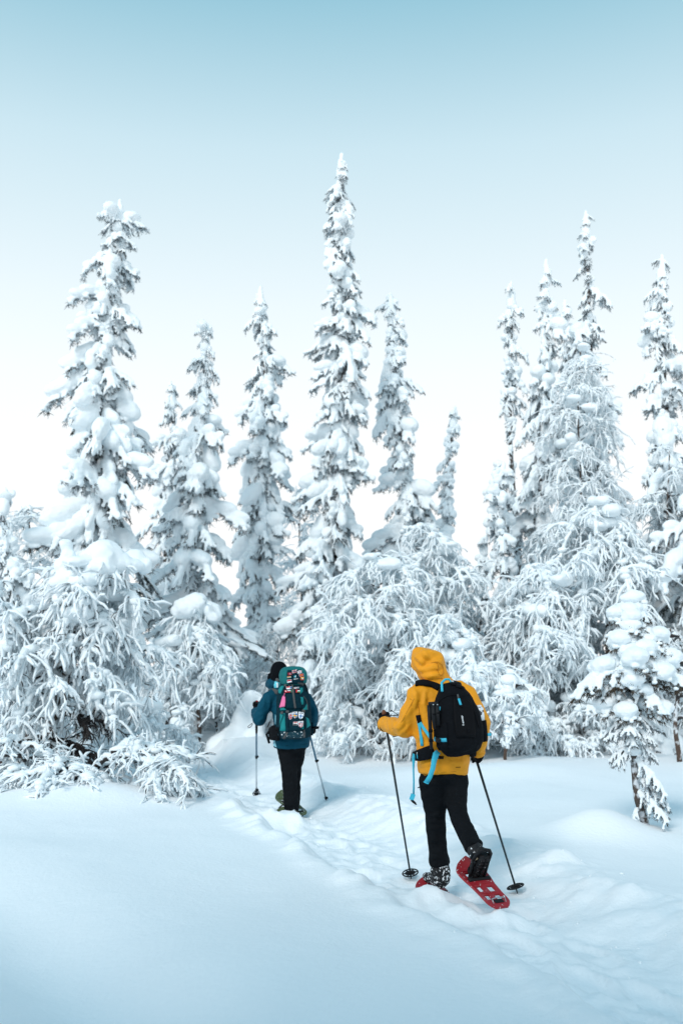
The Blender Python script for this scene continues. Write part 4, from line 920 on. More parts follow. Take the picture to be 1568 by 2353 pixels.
    for sg in (-1, 1): hc.tube([heel+fa*.06+lat*sg*.058+sn_*.03, heel+lat*sg*.05+sn_*.03-fa*.01, heel+lat*sg*.03+sn_*.03-fa*.045, heel+sn_*.03-fa*.055], [.012, .014, .014, .012], k=8)
    hc.tube([heel+fa*.06+lat*.058+sn_*.03, heel+fa*.18+lat*.055, toe+lat*.05], .010, k=8); hc.tube([heel+fa*.06-lat*.058+sn_*.03, heel+fa*.18-lat*.055, toe-lat*.05], .010, k=8)
    put('heel_cradle', hc.mesh('heel_cradle', [RUBBER]), s1, world=True)
    for sg in (-1, 1):
        c = heel+fa*.05+lat*sg*.064+sn_*.06
        put('ratchet_buckle', MB().box(c, (.007, .022, .014), rot=np.stack([lat, fa, sn_], 1)).mesh('ratchet_buckle', [RUBBER], smooth=False), s1, world=True)
        put('rivet', MB().sphere(c+lat*sg*.008, .007, 1).mesh('rivet', [STEEL]), s1, world=True)
    # poles
    pole(ptop, ptip, 'dark thin pole with brown cork grip in the raised hand of the yellow-jacketed hiker', CARBON, CORK, strap=[ptop-axl*.02+np.array([.02, -.02, 0]), ptop+np.array([.06, -.03, .0]), ptop-axl*.03+np.array([.11, 0, -.01]), Wl+np.array([0, 0, .06])])
    pole(rtop+axr*.06, rtip, 'dark thin pole trailing from the lowered hand of the yellow-jacketed hiker', CARBON, RUBBER)

    # ---------------- black day pack
    O = C1(728, 725, 7.52)-f*.245; up_ = unit(up-r_*.15+f*.06); fy = unit(f-up_*(f @ up_)); rx = np.cross(fy, up_)
    M_ = Matrix(((rx[0], fy[0], up_[0], O[0]), (rx[1], fy[1], up_[1], O[1]), (rx[2], fy[2], up_[2], O[2]), (0, 0, 0, 1)))
    pk = empty('backpack', tuple(O-up_*.27), 'black day pack with cyan straps on the yellow jacket', 'backpack')
    zs = [-.196, -.182, -.148, -.08, 0, .09, .16, .205, .230, .244]; a_ = [.12, .155, .172, .178, .174, .160, .136, .106, .072, .03]; b_ = [.05, .085, .105, .112, .112, .106, .095, .08, .058, .02]
    mb = MB(); mb.tube([(0, .11-b, z) for z, b in zip(zs, b_)], a_, b_, ref=(1, 0, 0), k=28, n=2.9)
    mb.sphere((0, -.055, -.10), (.12, .07, .12), 3)
    body = fuse(mb, 'pack_body', .011, [BLACKP], smooth=3, disp=[(.10, .014), (.035, .006)], xf=M_); put('pack_body', body, pk, world=True)
    S = Surf(C1, 7.2, body); SJ = Surf(C1, 7.4, jk, body)
    rnd = lambda u, v: (.5+(u-.5)*(1-.42*max(0, v-.55)**1.2-.18*max(0, .12-v)*4), v)
    put('front_panel', S.quad([(838, 872), (1000, 868), (968, 540), (806, 545)], off=.004, thick=.004, n=10, m=14, shape=rnd).mesh('front_panel', [BLACKS]), pk, world=True)
    put('zip', S.strap([(672, 640), (705, 580), (760, 540), (840, 528), (915, 560), (965, 620), (1000, 700), (1020, 790)], .008, n=30).mesh('zip', [BLACKS]), pk, world=True)
    put('zip_pull', S.strap([(858, 562), (866, 585), (874, 612)], .016, thick=.008, off=.006, n=5).mesh('zip_pull', [CYAN]), pk, world=True)
    put('zip_garage', S.strap([(850, 530), (856, 560)], .012, thick=.006, off=.006, n=4).mesh('zip_garage', [GREYW]), pk, world=True)
    put('zip_pull', S.strap([(876, 612), (885, 632)], .016, thick=.008, off=.006, n=4).mesh('zip_pull', [BLACKS]), pk, world=True)
    put('lettering', S.text('f-stop', [(907, 776), (893, 697), (873, 699), (886, 778)], off=.011, bold=.025).mesh('lettering', [WHITEP]), pk, world=True)
    put('panel_tab', S.strap([(934, 805), (936, 838)], .016, thick=.003, off=.01, n=4).mesh('panel_tab', [BLACKP]), pk, world=True)
    put('haul_loop', MB().tube([S(*p)[0]+S(*p)[1]*o_+np.array([0, -.02, 0]) for p, o_ in [((706, 470), .0)]]+[C1(725, 432, 7.30), C1(755, 405, 7.31), C1(785, 404, 7.32), C1(800, 425, 7.32), C1(806, 458, 7.31)], .009, k=7).mesh('haul_loop', [CYAN]), pk, world=True)
    put('shoulder_strap', SJ.strap([(705, 478), (660, 455), (600, 440), (555, 436), (520, 448)], [.055]*6+[.06]*6, thick=.012, n=12).mesh('shoulder_strap', [BLACKP]), pk, world=True)
    put('shoulder_strap', SJ.strap([(818, 455), (842, 428), (858, 440), (860, 475)], .045, thick=.012, n=8).mesh('shoulder_strap', [BLACKP]), pk, world=True)
    put('strap_label', SJ.strap([(806, 440), (822, 438)], .030, thick=.003, off=.016, n=4).mesh('strap_label', [BOTTLE]), pk, world=True)
    put('lower_shoulder_strap', SJ.strap([(535, 700), (548, 760), (562, 850), (572, 940)], .026, n=10).mesh('lower_shoulder_strap', [CYAN]), pk, world=True)
    put('strap_padding', SJ.strap([(536, 690), (546, 725), (556, 752)], .035, thick=.008, n=6).mesh('strap_padding', [BLACKP]), pk, world=True)
    put('webbing', MB().ribbon([C1(552, 752, 7.34), C1(580, 795, 7.30), C1(615, 845, 7.24), C1(640, 880, 7.2)], .022, .003, (.6, 0, .8)).mesh('webbing', [CYAN]), pk, world=True)
    put('compression_strap', S.strap([(628, 880), (665, 886), (700, 884), (770, 888)], .026, off=.018, n=10).mesh('compression_strap', [CYAN]), pk, world=True)
    put('buckle', S.strap([(702, 885), (730, 887)], .030, thick=.010, off=.021, n=4).mesh('buckle', [RUBBER]), pk, world=True)
    put('compression_strap', S.strap([(690, 643), (706, 643), (724, 643)], .026, off=.022, n=8).mesh('compression_strap', [CYAN]), pk, world=True)
    put('compression_strap', MB().ribbon([C1(1054, 862, 7.36), C1(1075, 855, 7.36), C1(1100, 848, 7.36), C1(1124, 848, 7.36)], .020, .003, (0, 0, 1)).mesh('compression_strap', [CYAN]), pk, world=True)
    put('buckle', MB().box(C1(1068, 858, 7.355), (.010, .006, .014)).mesh('buckle', [RUBBER], smooth=False), pk, world=True)
    put('side_pocket', S.quad([(655, 962), (775, 978), (770, 745), (655, 800)], off=.004, thick=.008, n=6, m=6).mesh('side_pocket', [BLACKP]), pk, world=True)
    hb = MB(); hb.tube([C1(500, 1022, 7.44), C1(545, 1015, 7.365), C1(600, 1000, 7.33), C1(660, 980, 7.31)], [.032, .042, .046, .046], [.012, .014, .016, .016], ref=(0, 0, 1), k=12, n=3)
    put('hip_belt', hb.mesh('hip_belt', [BLACKP]), pk, world=True)
    hb = MB(); hb.tube([C1(960, 975, 7.44), C1(985, 985, 7.5), C1(1000, 990, 7.58)], [.045, .04, .03], [.014, .014, .012], ref=(0, 0, 1), k=12, n=3); put('hip_belt', hb.mesh('hip_belt', [BLACKP]), pk, world=True)
    put('belt_zip', MB().tube([C1(529, 990, 7.352), C1(528, 1010, 7.352)], .004, k=5).mesh('belt_zip', [STEEL]), pk, world=True)
    put('belt_zip_pull', MB().tube([C1(528, 1010, 7.350), C1(531, 1040, 7.350)], .0035, k=5).mesh('belt_zip_pull', [CYAN]), pk, world=True)
    put('hanging_strap', MB().ribbon([C1(700, 985, 7.28), C1(680, 1005, 7.27), C1(664, 1060, 7.27), C1(655, 1120, 7.27), C1(630, 1190, 7.27), C1(600, 1238, 7.27)], [.040, .046, .040, .036, .036, .038], .003, (1, .2, .25)).mesh('hanging_strap', [CYAN]), pk, world=True)
    put('strap_keeper', MB().tube([C1(580, 1228, 7.268), C1(610, 1242, 7.268), C1(622, 1240, 7.268)], .004, k=5).mesh('strap_keeper', [CYAN]), pk, world=True)
    put('belt_strap', MB().ribbon([C1(508, 1005, 7.40), C1(500, 1040, 7.39), C1(499, 1120, 7.39), C1(502, 1230, 7.39), C1(500, 1330, 7.39)], [.030, .024, .012, .012, .014], .003, (1, .3, 0)).mesh('belt_strap', [CYAN]), pk, world=True)
    kb = MB(); kb.box(C1(490, 1350, 7.388), (.016, .008, .022), rot=np.array(Matrix.Rotation(.35, 3, 'Y'))); put('strap_slider', kb.mesh('strap_slider', [CYAN], smooth=False), pk, world=True)
    kb = MB(); kb.tube([C1(480, 1372, 7.388), C1(495, 1385, 7.385), C1(510, 1398, 7.385), C1(522, 1412, 7.385)], [.008, .011, .009, .006], k=6); put('buckle', kb.mesh('buckle', [RUBBER]), pk, world=True)
    for q_ in range(5): put('elastic_loop', MB().tube([C1(690+q_*9, 1020, 7.33), C1(693+q_*9, 1040, 7.325), C1(700+q_*9, 1044, 7.33), C1(704+q_*9, 1022, 7.335)], .004, k=5).mesh('elastic_loop', [RUBBER]), pk, world=True)
    # tripod in the left side pocket
    tri = empty('tripod', tuple(C1(655, 965, 7.22)), 'folded black camera tripod in the side pocket of the black day pack', 'tripod')
    for i, (x0, x1, y, yb) in enumerate([(629, 643, 7.17, 965), (660, 668, 7.15, 800), (692, 700, 7.15, 775)]):
        leg = put('leg', MB().tube([C1(x0-4, 612, y), C1(x0, 700, y), C1(x1, yb, y)], [.0155, .0150, .0115], k=10).mesh('leg', [RUBBER]), tri, world=True)
        for q_ in ((.55, .62), (.78, .84)) if i == 0 else ((.35, .42),):
            a, b = C1(x0, 612, y), C1(x1, yb, y); put('leg_lock', MB().tube([a+(b-a)*q_[0], a+(b-a)*q_[1]], .0165, k=10).mesh('leg_lock', [BLACKS]), leg)
        put('hinge_bolt', MB().sphere(C1(x0-1, 608, y-.013), .006, 1).mesh('hinge_bolt', [STEEL]), leg)
    put('hub', MB().tube([C1(620, 603, 7.165), C1(660, 600, 7.155), C1(697, 600, 7.15)], .014, k=10).mesh('hub', [RUBBER]), tri, world=True)
    # bottle in the right side pocket
    bt = empty('drink_bottle', tuple(C1(1035, 760, 7.38)), 'clear bottle with dark print in the right side pocket of the black day pack', 'bottle')
    put('bottle_body', MB().tube([C1(1040, 780, 7.36), C1(1036, 700, 7.36), C1(1028, 640, 7.36), C1(1024, 625, 7.36)], [.030, .030, .029, .02], k=16).mesh('bottle_body', [BOTTLE]), bt, world=True)
    put('bottle_cap', MB().tube([C1(1023, 628, 7.36), C1(1021, 612, 7.36)], [.022, .020], k=16).mesh('bottle_cap', [WHITEP]), bt, world=True)
    put('mesh_pocket', MB().tube([C1(1064, 905, 7.36), C1(1054, 830, 7.36), C1(1044, 735, 7.36)], [.028, .036, .036], k=14).mesh('mesh_pocket', [BLACKP]), pk, world=True)
    # trouser pocket zips
    tw = [('pocket_zip', [(558, 1268), (545, 1272), (532, 1278)]), ('pocket_zip', [(915, 1215), (925, 1228), (930, 1238)])]
    for nm, p in tw: put(nm, MB().tube([C1(a, b, 7.46) for a, b in p], .004, k=5).mesh(nm, [RUBBER]), root, world=True)
yellow()

# ================================================================== hiker in teal
def teal():
    yaw = R(17); f = np.array([-math.sin(yaw), math.cos(yaw), 0]); r_ = np.array([math.cos(yaw), math.sin(yaw), 0]); up = np.array([0, 0, 1.]); Y0 = 11.45
    foot = C4(690, 2160, Y0)
    root = empty('person', (foot[0], Y0, gz(foot[0], Y0)), 'hiker in deep teal jacket and black knit hat walking ahead under a large pack', 'person', 'hikers on the trail')
    tor = [(690, 1318, Y0, .205, .150), (690, 1220, Y0, .210, .155), (690, 1050, Y0, .205, .150), (680, 850, Y0+.02, .210, .150), (660, 700, Y0+.04, .212, .140), (635, 610, Y0+.06, .18, .125), (600, 550, Y0+.08, .125, .11), (560, 500, Y0+.10, .08, .085)]
    headc = C4(520, 300, Y0+.13)
    Sl, El, Wl = C4(385, 650, Y0-.02), C4(262, 915, Y0-.02), C4(215, 835, Y0+.22)
    Sr, Er, Wr = C4(880, 660, Y0+.10), C4(978, 860, Y0+.02), C4(965, 1020, Y0+.20)
    legL = [(630, 1300, Y0, .105), (632, 1380, Y0, .110), (645, 1520, Y0, .096), (665, 1700, Y0, .088), (672, 1850, Y0, .086), (682, 2000, Y0-.01, .084), (690, 2120, Y0-.01, .084), (692, 2160, Y0-.01, .080)]
    legR = [(770, 1300, Y0+.02, .095), (770, 1400, Y0+.03, .088), (765, 1560, Y0+.10, .060), (752, 1720, Y0+.16, .056), (740, 1900, Y0+.20, .060), (732, 2080, Y0+.24, .064)]
    sc = lambda L, k: ([C4(a, b, y) for a, b, y, *_ in L], [x[3]*k for x in L])
    person_body(root, headc+f*.02, f, r_, up, [
        ([C4(a, b, y) for a, b, y, *_ in tor]+[headc], [t[3]*.78 for t in tor]+[.055], [t[4]*.78 for t in tor]+[.055]),
        ([C4(650, 640, Y0+.05), Sl, El, Wl], [.06, .05, .04, .03], None), ([C4(650, 640, Y0+.05), Sr, Er, Wr], [.06, .05, .04, .03], None),
        (sc(legL, .7)[0], sc(legL, .7)[1], None), (sc(legR, .7)[0], sc(legR, .7)[1], None)], hs=.96)
    t = MB(); t.sphere(C4(692, 1300, Y0), (.175, .125, .08), 3)
    for Lg in (legL, legR): t.tube(*sc(Lg, 1.0), k=16)
    tr_ = put('trousers', fuse(t, 'trousers', .015, [BLACKF], smooth=3, disp=[(.11, .022), (.045, .012)]), root, world=True)
    j = MB(); j.tube([C4(a, b, y) for a, b, y, *_ in tor], [t_[3] for t_ in tor], [t_[4] for t_ in tor], ref=r_, k=24, n=2.4)
    j.tube([C4(480, 620, Y0+.02), Sl, Sl*.5+El*.5, El, El*.5+Wl*.5, Wl], [.088, .086, .084, .086, .078, .058], k=16); j.sphere(El, .092, 2)
    j.tube([C4(800, 640, Y0+.08), Sr, Sr*.5+Er*.5, Er, Er*.5+Wr*.5, Wr], [.088, .082, .078, .074, .066, .055], k=16)
    # hood thrown back into a roll round the neck
    j.tube([C4(385, 465, Y0+.22), C4(420, 450, Y0+.10), C4(480, 450, Y0+.02), C4(550, 430, Y0), C4(620, 420, Y0+.08)], [.045, .062, .070, .066, .05], k=12)
    j.sphere(C4(470, 500, Y0+.10), (.10, .10, .065), 2)
    jk = fuse(j, 'jacket', .013, [TEALJ], smooth=3, disp=[(.13, .028), (.05, .014)]); SJ = Surf(C4, 11.3, jk)
    jk = folds(jk, SJ, [[(200, 930), (260, 880), (320, 860)], [(230, 980), (290, 930), (340, 920)], [(330, 640), (330, 720), (300, 800)], [(390, 640), (400, 740), (380, 820)], [(180, 860), (220, 880), (240, 930)], [(980, 760), (1000, 830), (985, 900)], [(450, 1240), (520, 1220), (600, 1240)], [(700, 1250), (800, 1230), (900, 1240)], [(380, 460), (440, 490), (500, 480)]], .012, [TEALJ], r=.014)
    jo = put('jacket', jk, root, world=True)
    SJ = Surf(C4, 11.3, jk)
    put('side_panel', SJ.quad([(448, 1318), (470, 1325), (448, 1190), (424, 1185)], off=.004, thick=.003, n=3, m=4).mesh('side_panel', [ICE]), jo)
    put('side_panel', SJ.quad([(415, 1000), (438, 1010), (424, 890), (408, 880)], off=.004, thick=.003, n=3, m=4).mesh('side_panel', [ICE]), jo)
    put('hem_seam', SJ.strap([(450, 1285), (600, 1292), (760, 1285), (900, 1260)], .004, thick=.002, off=0, n=12).mesh('hem_seam', [NAVY]), jo)
    h = MB(); rot = np.stack([r_, f, up], 1); h.sphere(headc+up*.012-f*.012, (.099, .112, .112), 3, rot=rot)
    h.tube([C4(430, 330, Y0+.10), C4(418, 385, Y0+.10), C4(425, 430, Y0+.12)], [.05, .045, .04], k=12); h.tube([headc-f*.06, C4(500, 400, Y0+.03), C4(480, 440, Y0+.03)], [.09, .085, .07], k=12)
    put('knit_hat', fuse(h, 'knit_hat', .011, [BEANIE], smooth=3, disp=[(.04, .006)]), root, world=True)
    # poles and gloves
    lt, lb = C4(222, 690, Y0+.30), ground_hit(C4, 222, 1955, 9.0)
    rt_, rb = C4(905, 1020, Y0+.28), ground_hit(C4, 1158, 2025, 9.0)
    al, ar = unit(lt-lb), unit(rt_-rb)
    put('glove', fuse(fist(lt-al*.10, al, Wl, 1.1), 'glove', .008, [BLACKP], smooth=2), root, world=True)
    put('glove', fuse(fist(rt_-ar*.05, ar, Wr, 1.1), 'glove', .008, [BLACKP], smooth=2), root, world=True)
    BLUEP = mat('blue_pole_metal', (0.02, 0.13, 0.22), .35, spec=.5)
    p1 = pole(lt, lb, 'blue and silver pole upright in the bent-armed hand of the teal hiker', BLUEP, RUBBER, lower=STEEL, split=.56, locks=(.56, .935), basket='star', bask_r=.045, grip_len=.16,
         strap=[C4(170, 985, Y0+.1), C4(140, 1005, Y0+.05), C4(105, 1035, Y0+.03), C4(112, 1052, Y0+.03), C4(150, 1035, Y0+.05), C4(168, 1000, Y0+.1)], rtop=.0115, rtip=.0085)
    put('lower_grip', MB().tube([C4(222, 985, Y0+.24), C4(222, 1040, Y0+.235), C4(222, 1125, Y0+.22)], [.014, .015, .012], k=10).mesh('lower_grip', [RUBBER]), p1, world=True)
    put('grip_button', MB().sphere(lt+np.array([.006, -.014, .0]), (.010, .008, .010), 1).mesh('grip_button', [PR]), p1, world=True)
    pole(rt_, rb, 'blue and silver pole slanting out behind the teal hiker', BLUEP, RUBBER, lower=STEEL, split=.46, locks=(.46, .965), basket=None, grip_len=.16, rtop=.0115, rtip=.0085)
    # boots and snowshoes
    for lg in (legL, legR):
        a = C4(*lg[-1][:3]); b = MB(); b.tube([a+up*.05, a-up*.02, a-up*.08], [.05, .052, .05], k=12)
        b.tube([a-up*.09-f*.05, a-up*.09+f*.06, a-up*.095+f*.20], [.042, .048, .03], [.045, .045, .03], ref=r_, k=12); put('boot', fuse(b, 'boot', .012, [SNOWY if lg is legL else FLECK], smooth=2), root, world=True)
    s1, _ = snowshoe(C4(560, 2075, Y0+.18)-up*.10, C4(812, 2235, Y0-.34)-up*.08, OLIVE, 'olive snowshoe under the planted foot of the teal hiker', decal=False)
    s2, P2 = snowshoe(C4(545, 1935, Y0+.55)-up*.03, C4(828, 2140, Y0+.05)-up*.06, OLIVE, 'olive snowshoe of the teal hiker, a stride ahead and half hidden', decal=False)
    put('binding_strap', MB().tube([C4(525, 2120, Y0-.02), C4(560, 2088, Y0-.06), C4(600, 2080, Y0-.1)], .008, k=6).mesh('binding_strap', [RUBBER]), s1, world=True)
    put('tail_wire', MB().tube([C4(748, 2180, Y0-.2), C4(765, 2225, Y0-.28), C4(790, 2255, Y0-.33), C4(830, 2240, Y0-.33), C4(845, 2222, Y0-.3)], .006, k=6).mesh('tail_wire', [RUBBER]), s1, world=True)

    # ---------------- big trekking pack
    Yp = Y0-.30; rx = r_
    pk = empty('backpack', tuple(C4(700, 1190, Yp)), 'large teal trekking pack covered in flag patches on the teal hiker', 'backpack')
    mb = MB(); main = [(905, 1858, .09, .06), (905, 1830, .150, .10), (905, 1760, .180, .125), (902, 1600, .190, .135), (900, 1300, .190, .135), (890, 1000, .182, .130), (880, 800, .165, .125), (872, 690, .14, .11)]
    mb.tube([C5(a, b, Yp) for a, b, *_ in main], [m[2] for m in main], [m[3] for m in main], ref=rx, k=28, n=2.9)
    mb.sphere(C5(910, 1520, Yp-.10), (.125, .06, .17), 3); mb.sphere(C5(890, 960, Yp-.09), (.115, .06, .15), 3)
    body = fuse(mb, 'pack_body', .013, [NAVY], smooth=3, disp=[(.10, .012), (.04, .006)]); put('pack_body', body, pk, world=True)
    mb = MB(); lid = [(905, 700, .10, .10), (905, 670, .135, .13), (895, 560, .150, .15), (880, 440, .148, .15), (870, 360, .130, .135), (868, 315, .095, .10), (868, 298, .05, .05)]
    mb.tube([C5(a, b, Yp+.0) for a, b, *_ in lid], [m[2] for m in lid], [m[3] for m in lid], ref=rx, k=28, n=2.9)
    lm = fuse(mb, 'lid', .012, [TEAL], smooth=3, disp=[(.08, .012), (.035, .006)]); lo_ = put('lid', lm, pk, world=True)
    S = Surf(C5, Yp-.15, body, lm); SB = Surf(C5, Yp-.13, body)
    def sub(nm, m, c, mt, par=pk, off=.003, th=.003, n=4, mm=4, shape=None): return put(nm, m.quad(c, off=off, thick=th, n=n, m=mm, shape=shape).mesh(nm, [mt]), par, world=True)
    rnd = lambda u, v: (.5+(u-.5)*(1-.25*abs(v-.5)**2*4*.5), v)
    sub('lid_panel', S, [(770, 680), (1120, 655), (1085, 375), (745, 385)], NAVY, off=.004, n=8, mm=8, shape=rnd)
    sub('lid_underside', S, [(985, 650), (1100, 720), (1120, 655), (985, 640)], GREYW, off=.004)
    # side panels of brighter teal
    for c in ([(585, 870), (625, 885), (700, 720), (560, 720)], [(600, 1680), (735, 1690), (715, 1300), (615, 1310)], [(1150, 1640), (1255, 1560), (1215, 1420), (1150, 1380)], [(1055, 1125), (1105, 1110), (1105, 960), (1025, 950)], [(620, 1240), (745, 1235), (690, 1175), (620, 1180)], [(1080, 1230), (1190, 1230), (1185, 1090), (1140, 1180)], [(1035, 900), (1090, 840), (1090, 760), (1030, 760)], [(745, 1160), (785, 1160), (770, 1000), (735, 930)], [(1065, 1640), (1110, 1640), (1110, 1560), (1080, 1580)]):
        sub('side_panel', SB, c, TEALL, off=.003, n=4, mm=6)
    sub('front_pocket', SB, [(735, 1205), (1080, 1205), (1020, 890), (720, 880)], NAVY, off=.003, th=.010, n=8, mm=8)
    sub('lower_pocket', SB, [(800, 1690), (1065, 1680), (1075, 1270), (790, 1275)], NAVY, off=.003, th=.010, n=8, mm=8)
    sub('pack_base', SB, [(640, 1835), (1140, 1820), (1130, 1690), (620, 1690)], NAVYS, off=.004, n=10, mm=5)
    sub('base_side_pocket', SB, [(420, 1820), (600, 1840), (560, 1600), (400, 1640)], BLACKP, off=.004, n=5, mm=5)
    hb = MB(); hb.tube([C5(395, 1740, Y0-.06), C5(470, 1720, Y0-.17), C5(580, 1740, Y0-.26)], [.07, .085, .08], [.018, .02, .02], ref=(0, 0, 1), k=12, n=3); put('hip_belt', hb.mesh('hip_belt', [BLACKP]), pk, world=True)
    hb = MB(); hb.tube([C5(1150, 1700, Y0-.22), C5(1210, 1680, Y0-.12), C5(1255, 1680, Y0)], [.07, .07, .05], [.018, .02, .02], ref=(0, 0, 1), k=12, n=3); put('hip_belt', hb.mesh('hip_belt', [BLACKP]), pk, world=True)
    def st(nm, srf, pts, wd, mt, off=.008, th=.004, n=12): return put(nm, srf.strap(pts, wd, thick=th, off=off, n=n).mesh(nm, [mt]), pk, world=True)
    st('centre_strap', S, [(868, 670), (880, 780), (905, 950), (930, 1195)], .022, GREYW, off=.016, n=16)
    st('lid_strap', S, [(740, 700), (700, 800), (650, 950), (620, 1100)], .024, NAVY, off=.010)
    st('lid_strap', S, [(1125, 655), (1150, 740), (1165, 840)], .014, BLACKP)
    st('lower_strap', SB, [(765, 1250), (760, 1400), (765, 1560), (770, 1700)], .030, NAVY, off=.014)
    st('lower_strap', SB, [(1080, 1240), (1120, 1400), (1140, 1560), (1130, 1700)], .030, NAVY, off=.014)
    st('base_strap', SB, [(765, 1700), (740, 1760), (690, 1825)], .026, GREYW, off=.010)
    st('base_strap', SB, [(1110, 1650), (1112, 1750), (1112, 1800)], .028, GREYW, off=.012)
    for p in [[(745, 1260), (795, 1270)], [(1060, 1255), (1115, 1265)], [(640, 1300), (680, 1275)], [(715, 725), (755, 735)]]: st('buckle', SB, p, .026, GREYW, off=.018, th=.010, n=4)
    st('side_cord', SB, [(1090, 940), (1150, 1000), (1180, 1100), (1190, 1230)], .006, GREYW, off=.01)
    st('side_zip', SB, [(700, 1330), (650, 1440), (620, 1560), (605, 1680)], .006, NAVY, off=.008)
    put('loose_strap', MB().ribbon([C5(375, 1690, Y0-.12), C5(320, 1760, Y0-.13), C5(345, 1840, Y0-.13), C5(380, 1950, Y0-.13)], .026, .003, (1, 0, .2)).mesh('loose_strap', [BLACKP]), pk, world=True)
    put('loose_strap', MB().ribbon([C5(1290, 1500, Y0), C5(1300, 1600, Y0-.02), C5(1295, 1780, Y0-.02)], .022, .003, (1, 0, 0)).mesh('loose_strap', [NAVY]), pk, world=True)
    put('loose_strap', MB().ribbon([C5(390, 1480, Y0-.1), C5(365, 1550, Y0-.12), C5(332, 1608, Y0-.12)], .010, .003, (1, 0, .2)).mesh('loose_strap', [BLACKP]), pk, world=True)
    put('padded_handle', MB().tube([C5(1300, 1615, Y0-.02), C5(1340, 1612, Y0-.03), C5(1400, 1612, Y0-.03), C5(1442, 1612, Y0-.03)], [.012, .015, .017, .012], k=10).mesh('padded_handle', [RUBBER]), pk, world=True)
    put('shoulder_strap', MB().tube([C5(560, 860, Y0-.12), C5(470, 815, Y0-.02), C5(400, 815, Y0+.03), C5(370, 850, Y0+.06)], [.028, .026, .024, .02], [.012, .012, .012, .01], ref=(0, 0, 1), k=10).mesh('shoulder_strap', [GREYW]), pk, world=True)
    # lettering and maker's drop-shaped mark
    put('lettering', S.text('deuter', [(895, 580), (990, 566), (990, 545), (895, 560)], off=.012, bold=.02).mesh('lettering', [WHITEP]), pk, world=True)
    put('mark', S.quad([(905, 540), (942, 535), (945, 495), (908, 500)], off=.006, thick=.003, n=6, m=6, shape=lambda u, v: (.5+(u-.5)*math.sqrt(max(.02, 1-(2*v-1)**2)), v)).mesh('mark', [AQUA]), pk, world=True)
    put('mark', S.strap([(935, 495), (940, 515), (938, 538)], .006, thick=.003, off=.011, n=4).mesh('mark', [WHITEP]), pk, world=True)
    put('lettering', SB.text('FREILUFT TREKKER', [(870, 1432), (1000, 1432), (1000, 1420), (870, 1420)], off=.016).mesh('lettering', [WHITEP]), pk, world=True) if False else None

    # ---- flag patches: white-edged cloth with the flag's fields, one part each
    def lerp4(c, u, v): bl, br, tr_, tl = [np.array(x, float) for x in c]; return tuple(bl*(1-u)*(1-v)+br*u*(1-v)+tr_*u*v+tl*(1-u)*v)
    def flag(c, border, fields, srf=S, lay=.010, shape=None):
        mb = srf.quad(c, off=lay, thick=.002, n=3, m=3, shape=shape); mats = [border]
        for i, (u0, v0, u1, v1, m) in enumerate(fields):
            cc = [lerp4(c, u0, v0), lerp4(c, u1, v0), lerp4(c, u1, v1), lerp4(c, u0, v1)]
            if m not in mats: mats.append(m)
            srf.quad(cc, off=lay+.0025+.0012*i, thick=.001, n=2, m=2, mb=mb, mi=mats.index(m), shape=(lambda q_: (lambda u, v: q_(u, v)))(shape) if False else None)
        return put('flag_patch', mb.mesh('flag_patch', mats, smooth=False), pk, world=True)
    b = (.07, .09)
    flag([(872, 450), (965, 430), (958, 375), (862, 395)], PWt, [(.05, .76, .95, .92, PR), (.05, .36, .95, .64, PN), (.05, .08, .95, .24, PR)])
    flag([(985, 458), (1072, 442), (1064, 390), (978, 404)], PWt, [(.40, .50, .60, .72, PR), (.40, .30, .60, .50, PN), (.12, .66, .24, .84, PK), (.76, .66, .88, .84, PK), (.12, .16, .24, .34, PK), (.76, .16, .88, .34, PK)])
    flag([(785, 482), (862, 474), (858, 438), (780, 446)], PR, [(.05, .27, .95, .73, PN), (.40, .32, .60, .68, PWt)])
    flag([(1018, 515), (1100, 500), (1094, 455), (1010, 468)], PWt, [(.05, .07, .95, .93, PR), (.40, .32, .60, .70, PY)])
    flag([(765, 552), (845, 540), (843, 506), (763, 516)], PWt, [(.0, .66, 1, 1, PO), (.0, .0, 1, .33, PG), (.44, .38, .56, .62, PN)])
    flag([(1045, 588), (1114, 584), (1110, 522), (1040, 526)], PO, [(.08, .62, .92, .92, PY), (.08, .34, .92, .62, PG), (.08, .06, .92, .34, PR), (.35, .28, .65, .72, PWt)])
    flag([(768, 640), (858, 628), (852, 575), (762, 584)], PWt, [(.05, .5, .95, .93, PR)])
    flag([(748, 795), (830, 790), (826, 735), (750, 742)], PWt, [(.04, .5, .96, .94, PR)], lay=.016)
    flag([(835, 785), (868, 785), (866, 735), (833, 735)], PWt, [(.1, .1, .9, .9, PB)], lay=.013)
    flag([(905, 785), (1000, 778), (995, 755), (905, 760)], PWt, [(.2, .2, .4, .8, PR), (.5, .2, .9, .5, PN)], lay=.016)
    flag([(712, 858), (760, 858), (760, 815), (715, 818)], PR, [(.3, .3, .7, .7, PWt)], lay=.016)
    flag([(765, 858), (842, 858), (842, 812), (768, 815)], PWt, [(0, .33, 1, .66, PN), (0, 0, 1, .33, PR)], lay=.016)
    flag([(852, 858), (908, 855), (908, 808), (852, 810)], PWt, [(0, 0, .34, 1, PG), (.66, 0, 1, 1, PG)], lay=.013)
    flag([(942, 860), (1022, 866), (1022, 806), (944, 806)], PR, [(.33, .66, .97, .95, PK), (.33, .36, .97, .66, PWt), (.33, .06, .97, .36, PG)], lay=.016)
    flag([(892, 1552), (988, 1552), (986, 1482), (892, 1482)], PWt, [(.05, .66, .95, .92, PR), (.05, .08, .95, .34, PK), (.45, .40, .55, .60, PY)], lay=.020)
    shield = lambda u, v: (.5+(u-.5)*(math.sqrt(max(.0, 1-max(0, .55-v)**2/.3025)) if v < .55 else 1), v)
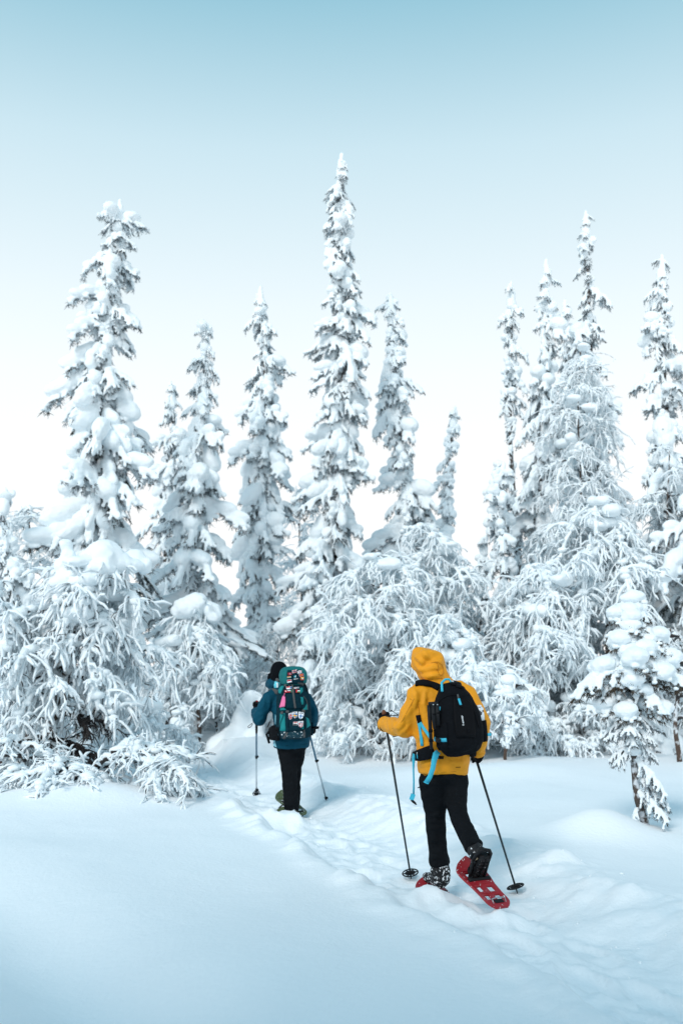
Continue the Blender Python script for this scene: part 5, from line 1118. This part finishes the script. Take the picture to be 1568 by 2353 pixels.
    def crest(c, bg_, cross, inner=None):
        mb = SB.quad(c, off=.020, thick=.002, n=6, m=9, shape=shield); mats = [PWt, bg_, cross]
        q0 = lambda u, v: shield(.08+.84*u, .07+.64*v)
        c2 = c; SB.quad(c2, off=.0225, thick=.001, n=6, m=9, mb=mb, mi=1, shape=q0)
        for k, (u0, v0, u1, v1) in enumerate([(.38, .08, .54, .70), (.12, .36, .88, .48)]):
            SB.quad([lerp4(c, u0, v0), lerp4(c, u1, v0), lerp4(c, u1, v1), lerp4(c, u0, v1)], off=.0245+.0008*k, thick=.001, n=2, m=3, mb=mb, mi=2)
        if inner is not None:
            mats.append(inner)
            for k, (u0, v0, u1, v1) in enumerate([(.43, .06, .49, .70), (.12, .40, .88, .44)]):
                SB.quad([lerp4(c, u0, v0), lerp4(c, u1, v0), lerp4(c, u1, v1), lerp4(c, u0, v1)], off=.0268+.0008*k, thick=.001, n=2, m=3, mb=mb, mi=3)
        mats.append(PN); SB.quad([lerp4(c, .2, .80), lerp4(c, .8, .80), lerp4(c, .8, .88), lerp4(c, .2, .88)], off=.0245, thick=.001, n=2, m=2, mb=mb, mi=len(mats)-1)
        return put('crest_patch', mb.mesh('crest_patch', mats, smooth=False), pk, world=True)
    crest([(790, 1440), (880, 1436), (860, 1296), (792, 1306)], PR, PWt, PN)
    crest([(880, 1412), (980, 1412), (972, 1286), (878, 1288)], PB, PY)
    crest([(988, 1424), (1084, 1432), (1092, 1300), (1004, 1290)], PWt, PB)
    crest([(1000, 1605), (1088, 1605), (1086, 1474), (998, 1478)], PR, PWt)
    # tag, bottle
    tg = empty('luggage_tag', tuple(C5(680, 1060, Yp-.18)), 'pink luggage tag hanging from a strap of the teal trekking pack', 'tag')
    mb = S.quad([(620, 1182), (724, 1158), (730, 962), (684, 925)], off=.020, thick=.004, n=4, m=6); put('tag_plate', mb.mesh('tag_plate', [PINK]), tg, world=True)
    put('tag_loop', S.strap([(706, 940), (700, 900), (715, 870)], .006, thick=.004, off=.022, n=5).mesh('tag_loop', [PINK]), tg, world=True)
    bt = empty('drink_bottle', tuple(C5(545, 770, Yp)), 'aqua bottle with a grey cap tucked beside the lid of the teal trekking pack', 'bottle')
    put('bottle_body', MB().tube([C5(545, 760, Y0-.22), C5(545, 700, Y0-.22), C5(552, 640, Y0-.22), C5(560, 620, Y0-.22)], [.034, .036, .033, .02], k=14).mesh('bottle_body', [AQUA]), bt, world=True)
    put('bottle_cap', MB().tube([C5(560, 625, Y0-.22), C5(572, 580, Y0-.22), C5(580, 565, Y0-.22)], [.03, .032, .02], k=14).mesh('bottle_cap', [GREYW]), bt, world=True)
    put('bottle_label', MB().box(C5(550, 700, Y0-.258), (.008, .002, .025)).mesh('bottle_label', [WHITEP], smooth=False), bt, world=True)
teal()

bpy.data.scenes.remove(WORK)
